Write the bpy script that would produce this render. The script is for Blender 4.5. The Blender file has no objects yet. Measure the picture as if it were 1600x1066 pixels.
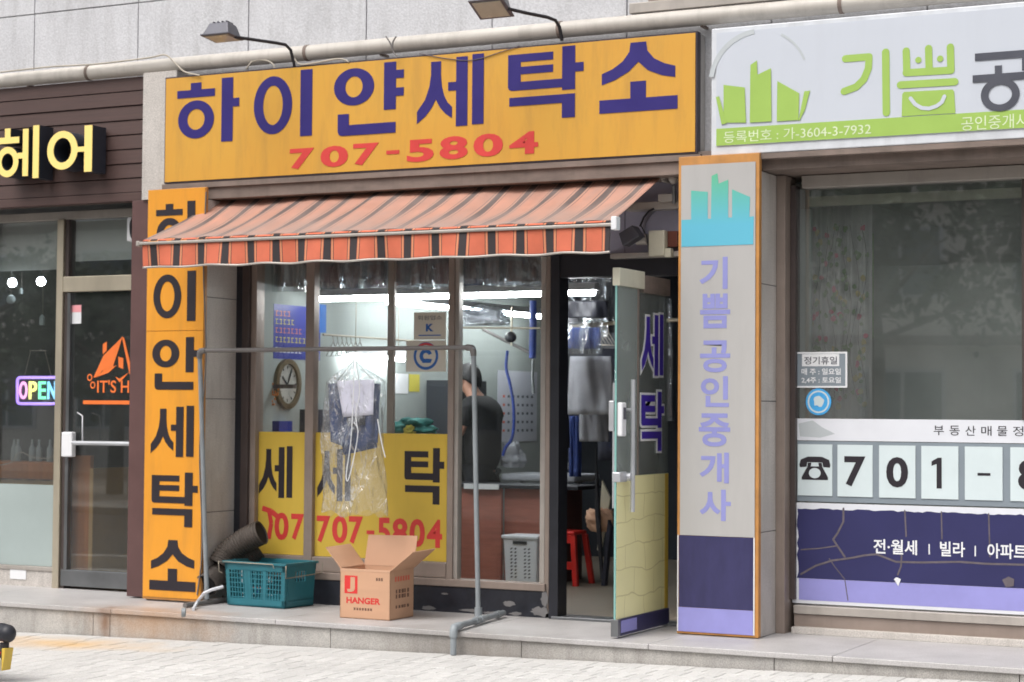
import bpy, bmesh, math, random
from mathutils import Vector, Matrix
random.seed(7)
scene = bpy.context.scene
COL = scene.collection
# ------------------------------------------------------------ camera, world, sun, exposure
F = 3000.0
YAW, PITCH, ROLL = math.radians(-26.6), math.radians(2.09), math.radians(0.407)
fwd = Vector((math.sin(YAW)*math.cos(PITCH), math.cos(YAW)*math.cos(PITCH), math.sin(PITCH)))
rt0 = Vector((math.cos(YAW), -math.sin(YAW), 0)); up0 = rt0.cross(fwd)
RT = rt0*math.cos(ROLL)+up0*math.sin(ROLL); UP = up0*math.cos(ROLL)-rt0*math.sin(ROLL)
CAM = Vector((5.597, -11.177, 1.33))
cd = bpy.data.cameras.new('camera'); co = bpy.data.objects.new('camera', cd); COL.objects.link(co)
cd.lens = F/1600*36; cd.sensor_width = 36; cd.clip_start = 0.1; cd.clip_end = 500
co.matrix_world = Matrix(((RT.x, UP.x, -fwd.x, CAM.x), (RT.y, UP.y, -fwd.y, CAM.y), (RT.z, UP.z, -fwd.z, CAM.z), (0, 0, 0, 1)))
cd.dof.use_dof = True; cd.dof.focus_distance = 7.6; cd.dof.aperture_fstop = 6.3
scene.camera = co
w = bpy.data.worlds.new('World'); scene.world = w; w.use_nodes = True
nt = w.node_tree; sky = nt.nodes.new('ShaderNodeTexSky'); sky.sky_type = 'NISHITA'; sky.sun_disc = False
SUN_EL, SUN_AZ = math.radians(58), math.radians(200)
sky.sun_elevation = SUN_EL; sky.sun_rotation = SUN_AZ; sky.dust_density = 6; sky.air_density = 1.2; sky.ozone_density = 1
sat = nt.nodes.new('ShaderNodeHueSaturation'); sat.inputs['Saturation'].default_value = 0.3
nt.links.new(sky.outputs[0], sat.inputs['Color']); nt.links.new(sat.outputs[0], nt.nodes['Background'].inputs[0])
nt.nodes['Background'].inputs[1].default_value = 0.15
sl = bpy.data.lights.new('sun', 'SUN'); sl.energy = 0.9; sl.angle = math.radians(40); sl.color = (1, .98, .95)
so = bpy.data.objects.new('sun', sl); COL.objects.link(so)
sd = Vector((math.sin(SUN_AZ)*math.cos(SUN_EL), math.cos(SUN_AZ)*math.cos(SUN_EL), math.sin(SUN_EL)))
so.rotation_euler = sd.to_track_quat('Z', 'Y').to_euler(); so.location = (0, -10, 20)
scene.view_settings.view_transform = 'Standard'; scene.view_settings.look = 'None'
scene.view_settings.gamma = 1; scene.view_settings.exposure = 0.42; scene.view_settings.use_curve_mapping = False
scene.cycles.max_bounces = 10; scene.cycles.transparent_max_bounces = 24; scene.cycles.use_denoising = True
scene.cycles.sample_clamp_indirect = 6

# ------------------------------------------------------------ geometry helpers
def ray(a, b): return fwd + RT*((a-800)/F) + UP*((533-b)/F)
def P(a, b, Y=0.0):
    d = ray(a, b); return CAM + d*((Y-CAM.y)/d.y)
def PZ(a, b, z=0.0):
    d = ray(a, b); return CAM + d*((z-CAM.z)/d.z)
def PX(a, b, x):
    d = ray(a, b); return CAM + d*((x-CAM.x)/d.x)
def lin(c):
    c /= 255; return c/12.92 if c <= .04045 else ((c+.055)/1.055)**2.4
def C(r, g, b, k=1.0): return (min(lin(r)*k, .9), min(lin(g)*k, .9), min(lin(b)*k, .9), 1)

class Frame:   # a plane in space: origin, right, up, outward normal
    def __init__(s, o, u, v, n=None):
        s.o, s.u, s.v = Vector(o), Vector(u), Vector(v); s.n = Vector(n) if n is not None else s.u.cross(s.v).normalized()
    def at(s, x, y, d=0): return s.o + s.u*x + s.v*y + s.n*d
def wall(X0, X1, Z0, Z1, Y):          # unit frame on a wall facing the street
    return Frame((X0, Y, Z0), (X1-X0, 0, 0), (0, 0, Z1-Z0), (0, -1, 0))
def pxwall(l, t, r, b, Y):            # the same from corners seen in the photograph
    ym = (t+b)/2; xm = (l+r)/2
    return wall(P(l, ym, Y).x, P(r, ym, Y).x, P(xm, b, Y).z, P(xm, t, Y).z, Y)

class MB:
    def __init__(s): s.v = []; s.f = []; s.sm = []
    def add(s, vs, fs, smooth=False):
        n = len(s.v); s.v += [Vector(v) for v in vs]; s.f += [[i+n for i in f] for f in fs]; s.sm += [smooth]*len(fs); return s
    def box(s, x0, x1, y0, y1, z0, z1):
        return s.hexa([(x0, y0, z0), (x1, y0, z0), (x1, y1, z0), (x0, y1, z0), (x0, y0, z1), (x1, y0, z1), (x1, y1, z1), (x0, y1, z1)])
    def hexa(s, p):
        return s.add(p, [(0, 3, 2, 1), (4, 5, 6, 7), (0, 1, 5, 4), (1, 2, 6, 5), (2, 3, 7, 6), (3, 0, 4, 7)])
    def fbox(s, fr, x0, x1, y0, y1, d0, d1):      # a box in a frame, x right, y up, d outward
        q = [fr.at(x, y, d) for d in (d1, d0) for x, y in ((x0, y0), (x1, y0), (x1, y1), (x0, y1))]
        return s.add(q, [(0, 1, 2, 3), (7, 6, 5, 4), (0, 4, 5, 1), (1, 5, 6, 2), (2, 6, 7, 3), (3, 7, 4, 0)])
    def prism(s, pts, fr, t, d0=0.0):
        n = len(pts); q = [fr.at(x, y, d0+t) for x, y in pts]+[fr.at(x, y, d0) for x, y in pts]
        return s.add(q, [list(range(n)), list(range(2*n-1, n-1, -1))]+[[i+n, (i+1) % n+n, (i+1) % n, i] for i in range(n)])
    def ring(s, cx, cy, rx, ry, ix, iy, fr, t, d0=0.0, n=40, a0=0, a1=360, ends=True):
        full = (a1-a0) >= 360; m = n if full else n+1; q = []
        for i in range(m):
            a = math.radians(a0+(a1-a0)*i/n); c, z = math.cos(a), math.sin(a)
            for (x, y, d) in ((rx, ry, d0+t), (ix, iy, d0+t), (rx, ry, d0), (ix, iy, d0)): q.append(fr.at(cx+c*x, cy+z*y, d))
        fs = []
        for i in range(n):
            j = (i+1) % m; a, b = 4*i, 4*j
            fs += [(a, b, b+1, a+1), (a+2, b+2, b, a), (a+1, b+1, b+3, a+3), (a+2, a+3, b+3, b+2)]
        if not full: fs += [(0, 1, 3, 2), (4*n, 4*n+2, 4*n+3, 4*n+1)]
        return s.add(q, fs)
    def tube(s, pts, r, n=12, cap=True, smooth=True):
        pts = [Vector(p) for p in pts]; rs = r if isinstance(r, (list, tuple)) else [r]*len(pts)
        q = []; ref = None
        for i, p in enumerate(pts):
            d = (pts[min(i+1, len(pts)-1)]-pts[max(i-1, 0)]).normalized()
            if ref is None: ref = d.orthogonal().normalized()
            ref = (ref-d*ref.dot(d)).normalized(); b = d.cross(ref)
            for k in range(n):
                a = 2*math.pi*k/n; q.append(p+(ref*math.cos(a)+b*math.sin(a))*rs[i])
        fs = [(i*n+k, i*n+(k+1) % n, (i+1)*n+(k+1) % n, (i+1)*n+k) for i in range(len(pts)-1) for k in range(n)]
        s.add(q, fs, smooth)
        if cap:
            m = len(pts); s.add([q[k] for k in range(n)], [list(range(n))[::-1]]); s.add([q[(m-1)*n+k] for k in range(n)], [list(range(n))])
        return s
    def ball(s, c, rx, ry=None, rz=None, n=14, m=9):
        ry = ry or rx; rz = rz or rx; c = Vector(c); q = []
        for i in range(m+1):
            t = math.pi*i/m
            for k in range(n):
                a = 2*math.pi*k/n; q.append(c+Vector((rx*math.sin(t)*math.cos(a), ry*math.sin(t)*math.sin(a), rz*math.cos(t))))
        return s.add(q, [(i*n+k, (i+1)*n+k, (i+1)*n+(k+1) % n, i*n+(k+1) % n) for i in range(m) for k in range(n)], True)
    def grid(s, fn, nu, nv, smooth=True):
        q = [fn(i/nu, j/nv) for j in range(nv+1) for i in range(nu+1)]
        return s.add(q, [(j*(nu+1)+i, j*(nu+1)+i+1, (j+1)*(nu+1)+i+1, (j+1)*(nu+1)+i) for j in range(nv) for i in range(nu)], smooth)

WL = {}
def thing(name, label, cat, loc=(0, 0, 0), group=None):
    o = bpy.data.objects.new(name, None); COL.objects.link(o); o.location = loc; o.empty_display_size = .1
    WL[o] = Vector(loc); tag(o, label, cat, group); return o
def tag(o, label=None, cat=None, group=None, kind=None):
    if label: o['label'] = label
    if cat: o['category'] = cat
    if group: o['group'] = group
    if kind: o['kind'] = kind
    return o
def obj(name, mb, m, parent=None, bevel=0, solid=0, kind=None, label=None, subd=0, recalc=True):
    me = bpy.data.meshes.new(name)
    lo = [min(v[i] for v in mb.v) for i in range(3)]; hi = [max(v[i] for v in mb.v) for i in range(3)]
    c = Vector(((lo[0]+hi[0])/2, (lo[1]+hi[1])/2, lo[2]))
    me.from_pydata([v-c for v in mb.v], [], mb.f)
    me.polygons.foreach_set('use_smooth', mb.sm); me.update()
    if recalc:
        bm = bmesh.new(); bm.from_mesh(me); bmesh.ops.recalc_face_normals(bm, faces=bm.faces); bm.to_mesh(me); bm.free()
    me.materials.append(m)
    o = bpy.data.objects.new(name, me); COL.objects.link(o); WL[o] = c
    if parent: o.parent = parent; o.location = c-WL[parent]
    else: o.location = c
    if bevel:
        b = o.modifiers.new('b', 'BEVEL'); b.width = bevel; b.segments = 2; b.limit_method = 'ANGLE'; b.harden_normals = False
    if solid:
        b = o.modifiers.new('s', 'SOLIDIFY'); b.thickness = solid; b.offset = 0
    if subd:
        b = o.modifiers.new('d', 'SUBSURF'); b.levels = subd; b.render_levels = subd
    if kind: o['kind'] = kind
    if label: o['label'] = label
    return o
def bx(name, b, m, parent=None, **k): return obj(name, MB().box(*b), m, parent, **k)
def copy_tree(src, dloc=(0, 0, 0), parent=None):
    c = src.copy(); COL.objects.link(c)
    if parent: c.parent = parent
    else: c.location = src.location+Vector(dloc)
    for ch in [o for o in list(bpy.data.objects) if o.parent == src]: copy_tree(ch, parent=c)
    return c

_tc = {}
def text_mesh(s, bold=0.0, slant=0.0, depth=.01):
    key = (s, bold, slant)
    if key not in _tc:
        cu = bpy.data.curves.new('t', 'FONT'); cu.body = s; cu.size = 1; cu.offset = bold; cu.shear = slant
        cu.extrude = depth; cu.resolution_u = 4
        o = bpy.data.objects.new('t', cu); COL.objects.link(o)
        dg = bpy.context.evaluated_depsgraph_get(); me = bpy.data.meshes.new_from_object(o.evaluated_get(dg))
        vs = [v.co.copy() for v in me.vertices]; fs = [list(p.vertices) for p in me.polygons]
        bpy.data.objects.remove(o); bpy.data.curves.remove(cu); bpy.data.meshes.remove(me)
        x0, x1 = min(v.x for v in vs), max(v.x for v in vs); y0, y1 = min(v.y for v in vs), max(v.y for v in vs)
        z0, z1 = min(v.z for v in vs), max(v.z for v in vs)
        vs = [((v.x-x0)/(x1-x0), (v.y-y0)/(y1-y0), (v.z-z0)/(z1-z0)) for v in vs]
        _tc[key] = (vs, fs)
    return _tc[key]
def text(mb, s, fr, t=.003, d0=.0005, bold=0.0, slant=0.0):
    vs, fs = text_mesh(s, bold, slant)
    return mb.add([fr.at(x, y, d0+t*z) for x, y, z in vs], fs)

# heavy sign-painter hangul: shapes in a unit box, y down
def R_(a, b, c, d): return ('p', [(a, b), (c, b), (c, d), (a, d)])
SIOT = ('p', [(.21, .06), (.21, .25), (.185, .42), (.12, .6), (.0, .76), (.0, .93), (.13, .83), (.22, .72), (.285, .6), (.35, .72), (.43, .81), (.53, .88), (.53, .72), (.46, .65), (.41, .55), (.375, .42), (.36, .25), (.36, .06)])
G = {
 '하': [R_(.22, .04, .39, .16), R_(0, .15, .61, .27), ('r', .31, .62, .29, .30, .14, .165), R_(.72, 0, .9, 1), R_(.9, .33, 1, .46)],
 '이': [('r', .33, .5, .33, .44, .17, .30), R_(.8, 0, 1, 1)],
 '얀': [('r', .29, .31, .29, .265, .125, .15), R_(.72, 0, .89, .67), R_(.89, .12, 1, .235), R_(.89, .37, 1, .485), ('p', [(.06, .69), (.22, .69), (.22, .85), (.89, .85), (.89, 1), (.12, 1), (.075, .98), (.06, .93)])],
 '안': [('r', .29, .31, .29, .265, .125, .15), R_(.72, 0, .89, .67), R_(.89, .25, 1, .38), ('p', [(.06, .69), (.22, .69), (.22, .85), (.89, .85), (.89, 1), (.12, 1), (.075, .98), (.06, .93)])],
 '세': [SIOT, R_(.47, .37, .59, .49), R_(.59, .02, .76, 1), R_(.83, 0, 1, .99)],
 '탁': [('p', [(0, .06), (.6, .06), (.6, .17), (.17, .17), (.17, .24), (.6, .24), (.6, .345), (.17, .345), (.17, .45), (.72, .45), (.72, .57), (.05, .57), (.015, .555), (0, .52)]), R_(.72, 0, .89, .61), R_(.89, .24, 1, .365), ('p', [(.02, .67), (.89, .67), (.89, 1), (.72, 1), (.72, .79), (.02, .79)])],
 '소': [('p', [(.4, 0), (.385, .13), (.3, .26), (.17, .36), (.03, .42), (.03, .58), (.2, .52), (.38, .41), (.5, .28), (.62, .41), (.8, .5), (.97, .54), (.97, .38), (.83, .33), (.7, .25), (.615, .13), (.6, 0)]), R_(.4, .56, .6, .81), R_(0, .8, 1, .99)],
}
G['어'] = [('r', .34, .5, .34, .42, .2, .27), R_(.66, .45, .83, .56), R_(.83, 0, 1, 1)]
G['헤'] = [R_(.19, .02, .32, .19), R_(.0, .19, .53, .31), ('r', .26, .66, .26, .29, .14, .165), R_(.5, .5, .62, .61), R_(.62, .05, .75, .95), R_(.86, 0, 1, 1)]
G['공'] = [R_(.04, .03, .96, .15), R_(.84, .15, .96, .36), R_(.38, .25, .5, .39), R_(0, .38, 1, .5), ('r', .47, .72, .33, .27, .2, .16)]
G['1'] = [('p', [(0, .12), (.45, 0), (.72, 0), (.72, 1), (.36, 1), (.36, .2), (.0, .27)])]
def glyph(mb, ch, fr, t=.003, d0=.001, grow=0.0):
    for k, s in enumerate(G[ch]):
        dd = d0+k*.00025
        if s[0] == 'p':
            pts = [(x, 1-y) for x, y in s[1]]
            mb.prism(pts[::-1], fr, t, dd)
        else:
            _, cx, cy, rx, ry, ix, iy = s; mb.ring(cx, 1-cy, rx, ry, ix, iy, fr, t, dd)
    return mb

# ------------------------------------------------------------ materials
def mat(name, col, rough=.6, metal=0.0, var=.12, scale=6.0, bump=0.0, bscale=60.0, dirt=0.0, stretch=(1, 1, 1), col2=None, coat=0.0, spec=.5, fine=0.0, alpha=None):
    m = bpy.data.materials.new(name); m.use_nodes = True; t = m.node_tree; n = t.nodes; L = t.links
    b = n['Principled BSDF']; b.inputs['Roughness'].default_value = rough; b.inputs['Metallic'].default_value = metal
    b.inputs['Coat Weight'].default_value = coat; b.inputs['Specular IOR Level'].default_value = spec
    g = n.new('ShaderNodeNewGeometry'); mp = n.new('ShaderNodeMapping'); mp.inputs['Scale'].default_value = stretch
    L.new(g.outputs['Position'], mp.inputs['Vector'])
    nz = n.new('ShaderNodeTexNoise'); nz.inputs['Scale'].default_value = scale; nz.inputs['Detail'].default_value = 6; nz.inputs['Roughness'].default_value = .6
    L.new(mp.outputs[0], nz.inputs['Vector'])
    cr = n.new('ShaderNodeValToRGB'); cr.color_ramp.elements[0].position = .3; cr.color_ramp.elements[1].position = .7
    c2 = col2 if col2 else tuple(min(x*(1+var), .95) for x in col[:3])+(1,)
    cr.color_ramp.elements[0].color = tuple(x*(1-var) for x in col[:3])+(1,); cr.color_ramp.elements[1].color = c2
    L.new(nz.outputs['Fac'], cr.inputs[0]); out = cr.outputs[0]
    if fine:
        f = n.new('ShaderNodeTexNoise'); f.inputs['Scale'].default_value = bscale; f.inputs['Detail'].default_value = 3
        L.new(g.outputs['Position'], f.inputs['Vector'])
        r2 = n.new('ShaderNodeMapRange'); r2.inputs[1].default_value = .35; r2.inputs[2].default_value = .65; r2.inputs[3].default_value = 1-fine; r2.inputs[4].default_value = 1+fine
        L.new(f.outputs['Fac'], r2.inputs[0]); mx = n.new('ShaderNodeVectorMath'); mx.operation = 'SCALE'
        L.new(out, mx.inputs[0]); L.new(r2.outputs[0], mx.inputs['Scale']); out = mx.outputs[0]
    if dirt:
        d = n.new('ShaderNodeTexNoise'); d.inputs['Scale'].default_value = 1.0; d.inputs['Detail'].default_value = 8; d.inputs['Roughness'].default_value = .7
        m2 = n.new('ShaderNodeMapping'); m2.inputs['Scale'].default_value = (9, 9, 1.3); L.new(g.outputs['Position'], m2.inputs['Vector']); L.new(m2.outputs[0], d.inputs['Vector'])
        r3 = n.new('ShaderNodeMapRange'); r3.inputs[1].default_value = .48; r3.inputs[2].default_value = .75; r3.inputs[3].default_value = 0; r3.inputs[4].default_value = dirt
        L.new(d.outputs['Fac'], r3.inputs[0]); mm = n.new('ShaderNodeMix'); mm.data_type = 'RGBA'; L.new(r3.outputs[0], mm.inputs[0]); L.new(out, mm.inputs[6]); mm.inputs[7].default_value = (.09, .075, .055, 1); out = mm.outputs[2]
    L.new(out, b.inputs['Base Color'])
    if bump:
        f = n.new('ShaderNodeTexNoise'); f.inputs['Scale'].default_value = bscale; f.inputs['Detail'].default_value = 4; L.new(mp.outputs[0], f.inputs['Vector'])
        bp = n.new('ShaderNodeBump'); bp.inputs['Strength'].default_value = bump; bp.inputs['Distance'].default_value = .01
        L.new(f.outputs['Fac'], bp.inputs['Height']); L.new(bp.outputs[0], b.inputs['Normal'])
    rr = n.new('ShaderNodeMapRange'); rr.inputs[3].default_value = max(rough-.08, .02); rr.inputs[4].default_value = min(rough+.1, 1); L.new(nz.outputs['Fac'], rr.inputs[0]); L.new(rr.outputs[0], b.inputs['Roughness'])
    return m
def emit(name, col, s):
    m = bpy.data.materials.new(name); m.use_nodes = True; b = m.node_tree.nodes['Principled BSDF']
    b.inputs['Base Color'].default_value = (.8, .8, .8, 1); b.inputs['Emission Color'].default_value = col; b.inputs['Emission Strength'].default_value = s
    return m
def glass(name, tint=(.9, .95, .93), base=.03, gain=1.0, wav=.15, wscale=.6, dirt=0.0):
    m = bpy.data.materials.new(name); m.use_nodes = True; t = m.node_tree; n = t.nodes; L = t.links; n.clear()
    o = n.new('ShaderNodeOutputMaterial'); mx = n.new('ShaderNodeMixShader'); tr = n.new('ShaderNodeBsdfTransparent'); gl = n.new('ShaderNodeBsdfGlossy')
    tr.inputs[0].default_value = (*tint, 1); gl.inputs['Roughness'].default_value = .015
    fr = n.new('ShaderNodeFresnel'); fr.inputs[0].default_value = 1.5
    ma = n.new('ShaderNodeMath'); ma.operation = 'MULTIPLY_ADD'; ma.inputs[1].default_value = gain; ma.inputs[2].default_value = base; ma.use_clamp = True
    g = n.new('ShaderNodeNewGeometry'); nz = n.new('ShaderNodeTexNoise'); nz.inputs['Scale'].default_value = wscale; nz.inputs['Detail'].default_value = 1
    bp = n.new('ShaderNodeBump'); bp.inputs['Strength'].default_value = wav; bp.inputs['Distance'].default_value = .02
    L.new(g.outputs['Position'], nz.inputs['Vector']); L.new(nz.outputs['Fac'], bp.inputs['Height']); L.new(bp.outputs[0], gl.inputs['Normal'])
    L.new(fr.outputs[0], ma.inputs[0]); L.new(ma.outputs[0], mx.inputs[0]); L.new(tr.outputs[0], mx.inputs[1]); L.new(gl.outputs[0], mx.inputs[2])
    last = mx
    if dirt:
        d = n.new('ShaderNodeBsdfDiffuse'); d.inputs[0].default_value = (.47, .5, .48, 1); nn = n.new('ShaderNodeTexNoise'); nn.inputs['Scale'].default_value = 3; nn.inputs['Detail'].default_value = 8
        L.new(g.outputs['Position'], nn.inputs['Vector']); r = n.new('ShaderNodeMapRange'); r.inputs[1].default_value = .15; r.inputs[2].default_value = .85; r.inputs[3].default_value = dirt*.35; r.inputs[4].default_value = dirt
        L.new(nn.outputs['Fac'], r.inputs[0]); m2 = n.new('ShaderNodeMixShader'); L.new(r.outputs[0], m2.inputs[0]); L.new(mx.outputs[0], m2.inputs[1]); L.new(d.outputs[0], m2.inputs[2]); last = m2
    L.new(last.outputs[0], o.inputs[0]); return m
def plastic_film(name, tint=(.93, .95, .97), fac=.12, white=.08):
    m = bpy.data.materials.new(name); m.use_nodes = True; t = m.node_tree; n = t.nodes; L = t.links; n.clear()
    o = n.new('ShaderNodeOutputMaterial'); tr = n.new('ShaderNodeBsdfTransparent'); gl = n.new('ShaderNodeBsdfGlossy'); df = n.new('ShaderNodeBsdfDiffuse'); tl = n.new('ShaderNodeBsdfTranslucent')
    tr.inputs[0].default_value = (*tint, 1); gl.inputs['Roughness'].default_value = .12; df.inputs[0].default_value = (.85, .87, .9, 1)
    g = n.new('ShaderNodeNewGeometry'); mp = n.new('ShaderNodeMapping'); mp.inputs['Scale'].default_value = (1, 1, .45); L.new(g.outputs['Position'], mp.inputs[0])
    nz = n.new('ShaderNodeTexNoise'); nz.inputs['Scale'].default_value = 16; nz.inputs['Detail'].default_value = 3; nz.inputs['Distortion'].default_value = 1.2; L.new(mp.outputs[0], nz.inputs['Vector'])
    bp = n.new('ShaderNodeBump'); bp.inputs['Strength'].default_value = 1; bp.inputs['Distance'].default_value = .03; L.new(nz.outputs['Fac'], bp.inputs['Height']); L.new(bp.outputs[0], gl.inputs['Normal'])
    lw = n.new('ShaderNodeLayerWeight'); lw.inputs[0].default_value = .35; L.new(bp.outputs[0], lw.inputs['Normal'])
    ma = n.new('ShaderNodeMath'); ma.operation = 'MULTIPLY_ADD'; ma.inputs[1].default_value = .42; ma.inputs[2].default_value = fac; ma.use_clamp = True; L.new(lw.outputs['Fresnel'], ma.inputs[0])
    a = n.new('ShaderNodeMixShader'); a.inputs[0].default_value = white; L.new(tr.outputs[0], a.inputs[1]); L.new(df.outputs[0], a.inputs[2])
    b = n.new('ShaderNodeMixShader'); L.new(ma.outputs[0], b.inputs[0]); L.new(a.outputs[0], b.inputs[1]); L.new(gl.outputs[0], b.inputs[2]); L.new(b.outputs[0], o.inputs[0])
    return m
M = {}
M['tile'] = mat('pale_granite_cladding', C(198, 198, 201), .75, scale=2.2, var=.06, fine=.09, bscale=70, bump=.3, dirt=.25)
M['joint'] = mat('grout', C(120, 118, 116), .9)
M['granite'] = mat('grey_granite', C(192, 186, 180), .6, scale=3, var=.1, fine=.22, bscale=160, bump=.08, dirt=.3)
M['step'] = mat('step_granite', C(166, 163, 160), .65, scale=1.6, var=.12, fine=.2, bscale=150, bump=.1, dirt=.4, col2=C(184, 180, 174))
M['tread'] = mat('worn_step_top', C(176, 173, 172), .45, scale=2, var=.14, fine=.12, bscale=120, dirt=.15)
M['lintel'] = mat('stained_lintel', C(126, 112, 104), .8, scale=4, var=.25, dirt=.4, stretch=(1, 1, 3))
M['pipe'] = mat('painted_gutter_pipe', C(190, 184, 176), .5, scale=3, var=.12, dirt=.3, stretch=(.5, 3, 3))
M['siding'] = mat('brown_wood_siding', C(78, 58, 54), .6, scale=5, var=.14, stretch=(.6, 4, 12), bump=.15, bscale=20)
M['post'] = mat('brown_post', C(92, 66, 64), .5, var=.12)
M['brownplastic'] = mat('brown_plastic', C(108, 62, 50), .4)
M['steel'] = mat('brushed_steel', C(196, 186, 166), .4, .7, scale=4, var=.15, stretch=(1, 1, .3))
M['steeldark'] = mat('dull_steel', C(132, 134, 136), .35, .9, scale=5)
M['alu'] = mat('taupe_aluminium', C(146, 132, 123), .42, .15, scale=5, var=.1, dirt=.2)
M['aludark'] = mat('dark_aluminium', C(78, 68, 66), .45, .2, scale=5)
M['alulight'] = mat('grey_aluminium', C(172, 165, 158), .4, .2, scale=4, dirt=.2)
M['black'] = mat('black_paint', C(34, 35, 42), .45, var=.25)
M['blackpeel'] = mat('black_base_paint', C(36, 38, 46), .4, var=.3, scale=14)
M['peel'] = mat('bare_plaster', C(118, 116, 116), .8)
M['orange'] = mat('orange_yellow_sign_vinyl', C(214, 154, 60), .4, scale=.9, var=.05, dirt=.22, col2=C(212, 162, 64), bump=.35, bscale=2.2)
M['orange2'] = mat('deep_orange_sign_vinyl', C(224, 152, 48), .38, scale=1.2, var=.06, dirt=.2, bump=.35, bscale=2.5)
M['navy'] = mat('navy_vinyl', C(42, 30, 110), .4, var=.08)
M['doornavy'] = mat('door_navy_vinyl', C(66, 44, 160), .35, var=.05); M['brightwhite'] = mat('bright_white_vinyl', C(250, 250, 252), .4, var=.02); M['chrome'] = mat('satin_chrome', C(190, 192, 196), .35, .5)
M['ink'] = mat('dark_ink_vinyl', C(36, 30, 38), .5, var=.1)
M['red'] = mat('red_vinyl', C(206, 62, 58), .45, var=.08)
M['signside'] = mat('sign_box_side', C(60, 52, 62), .5)
M['signside2'] = mat('sign_box_grey_side', C(176, 174, 170), .5, dirt=.3)
M['whitesign'] = mat('white_sign_face', C(196, 201, 210), .4, scale=1, var=.02, dirt=.03)
M['whiteframe'] = mat('white_sign_frame', C(208, 211, 216), .4, dirt=.15)
M['green'] = mat('lime_green_vinyl', C(156, 188, 90), .42, var=.04)
M['palegrey'] = mat('pale_arc_vinyl', C(184, 190, 193), .45, var=.04)
M['greenletter'] = mat('white_green_letter_vinyl', C(214, 226, 190), .45)
M['darkgrey'] = mat('dark_grey_vinyl', C(74, 76, 86), .45)
M['greysign'] = mat('grey_sign_face', C(176, 174, 172), .4, scale=1.3, var=.06, stretch=(1, 1, .3), dirt=.08)
M['lilac'] = mat('lilac_vinyl', C(142, 144, 200), .45, var=.06)
M['violet'] = mat('navy_film', C(52, 50, 90), .45, var=.15, scale=8, stretch=(2, 1, .6))
M['lavender'] = mat('lavender_film', C(146, 144, 204), .45, var=.06)
M['orangeframe'] = mat('orange_wood_frame', C(190, 134, 72), .5, var=.15, scale=10, dirt=.25)
M['cream'] = mat('cream_plastic', C(206, 202, 182), .5, var=.06, dirt=.15)
M['white'] = mat('white_plastic', C(225, 226, 228), .4, var=.04)
M['paper'] = mat('white_paper', C(214, 212, 226), .7, var=.03)
M['mint'] = mat('pale_mint_card', C(204, 216, 218), .5, var=.03)
M['greyfilm'] = mat('grey_blue_film', C(128, 138, 146), .5, var=.06)
M['banner'] = mat('white_banner', C(216, 218, 224), .5, var=.03)
M['bannernavy'] = mat('navy_banner', C(40, 40, 88), .5, scale=2.5, var=.1)
M['branch'] = mat('glue_residue', C(98, 90, 96), .8, var=.2, scale=20)
M['yellowvinyl'] = mat('yellow_window_vinyl', C(208, 176, 70), .4, scale=1.6, var=.06, dirt=.1)
M['pvc'] = mat('grey_pvc_pipe', C(136, 142, 146), .42, var=.14, scale=8, dirt=.35)
M['pvcdark'] = mat('dark_grey_pipe', C(112, 108, 106), .42, var=.12, dirt=.2)
M['hose'] = mat('brown_corrugated_hose', C(76, 68, 62), .6, var=.2, scale=12)
M['holedark'] = mat('dark_inside', C(18, 18, 20), .9)
M['teal'] = mat('teal_plastic', C(40, 108, 120), .42, var=.12, scale=5, dirt=.12)
M['wire'] = mat('bent_wire', C(150, 142, 128), .4, .6)
M['card'] = mat('cardboard', C(196, 154, 124), .8, scale=2, var=.06, stretch=(1, 1, 6))
M['cardin'] = mat('cardboard_inside', C(192, 152, 124), .85, scale=2, var=.06)
M['cardred'] = mat('red_carton_print', C(206, 50, 48), .7)
M['cardtext'] = mat('dark_carton_print', C(112, 82, 66), .8)
M['cardpink'] = mat('faded_red_carton_print', C(206, 106, 84), .8)
M['denim'] = mat('navy_denim', C(30, 50, 92), .9, var=.25, scale=14, bump=.2, bscale=200)
M['denimdark'] = mat('dark_lining', C(28, 26, 34), .9)
M['plasticfilm'] = plastic_film('clear_plastic_cover', (.97, .98, .99), .05, .055)
M['plasticfilm2'] = plastic_film('dusty_plastic_cover', (.75, .8, .84), .16, .14)
M['darkcloth'] = mat('dark_clothes', C(42, 44, 56), .9, var=.4, scale=6)
M['maroon'] = mat('maroon_clothes', C(74, 46, 56), .9, var=.3)
M['greycloth'] = mat('grey_trousers', C(160, 162, 168), .9, var=.1, scale=8, bump=.2, bscale=120)
M['palecloth'] = mat('pale_grey_trousers', C(150, 152, 158), .9, var=.08)
M['bluecloth'] = mat('blue_garment', C(34, 56, 116), .8, var=.2)
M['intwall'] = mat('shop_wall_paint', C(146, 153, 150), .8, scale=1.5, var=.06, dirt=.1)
M['intceil'] = mat('shop_ceiling', C(150, 152, 152), .9)
M['intfloor'] = mat('shop_floor', C(128, 118, 104), .5, scale=3, var=.15, stretch=(8, 1, 1))
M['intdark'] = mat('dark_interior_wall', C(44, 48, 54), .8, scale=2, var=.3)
M['walnut'] = mat('brown_counter_wood', C(150, 88, 72), .5, scale=4, var=.2, stretch=(1, 1, 9))
M['walnutdark'] = mat('dark_counter_wood', C(92, 58, 52), .5, scale=4, var=.2, stretch=(6, 1, 1))
M['skin'] = mat('skin', C(176, 128, 106), .55, var=.06)
M['hair'] = mat('black_hair', C(26, 24, 26), .55, var=.3, scale=60)
M['tee'] = mat('black_tee', C(17, 17, 20), .9, var=.2)
M['trouser'] = mat('black_trouser', C(26, 28, 34), .9)
M['basket'] = mat('white_grey_basket', C(236, 238, 244), .45, var=.04)
M['redplastic'] = mat('red_plastic', C(200, 44, 38), .35, var=.08)
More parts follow.
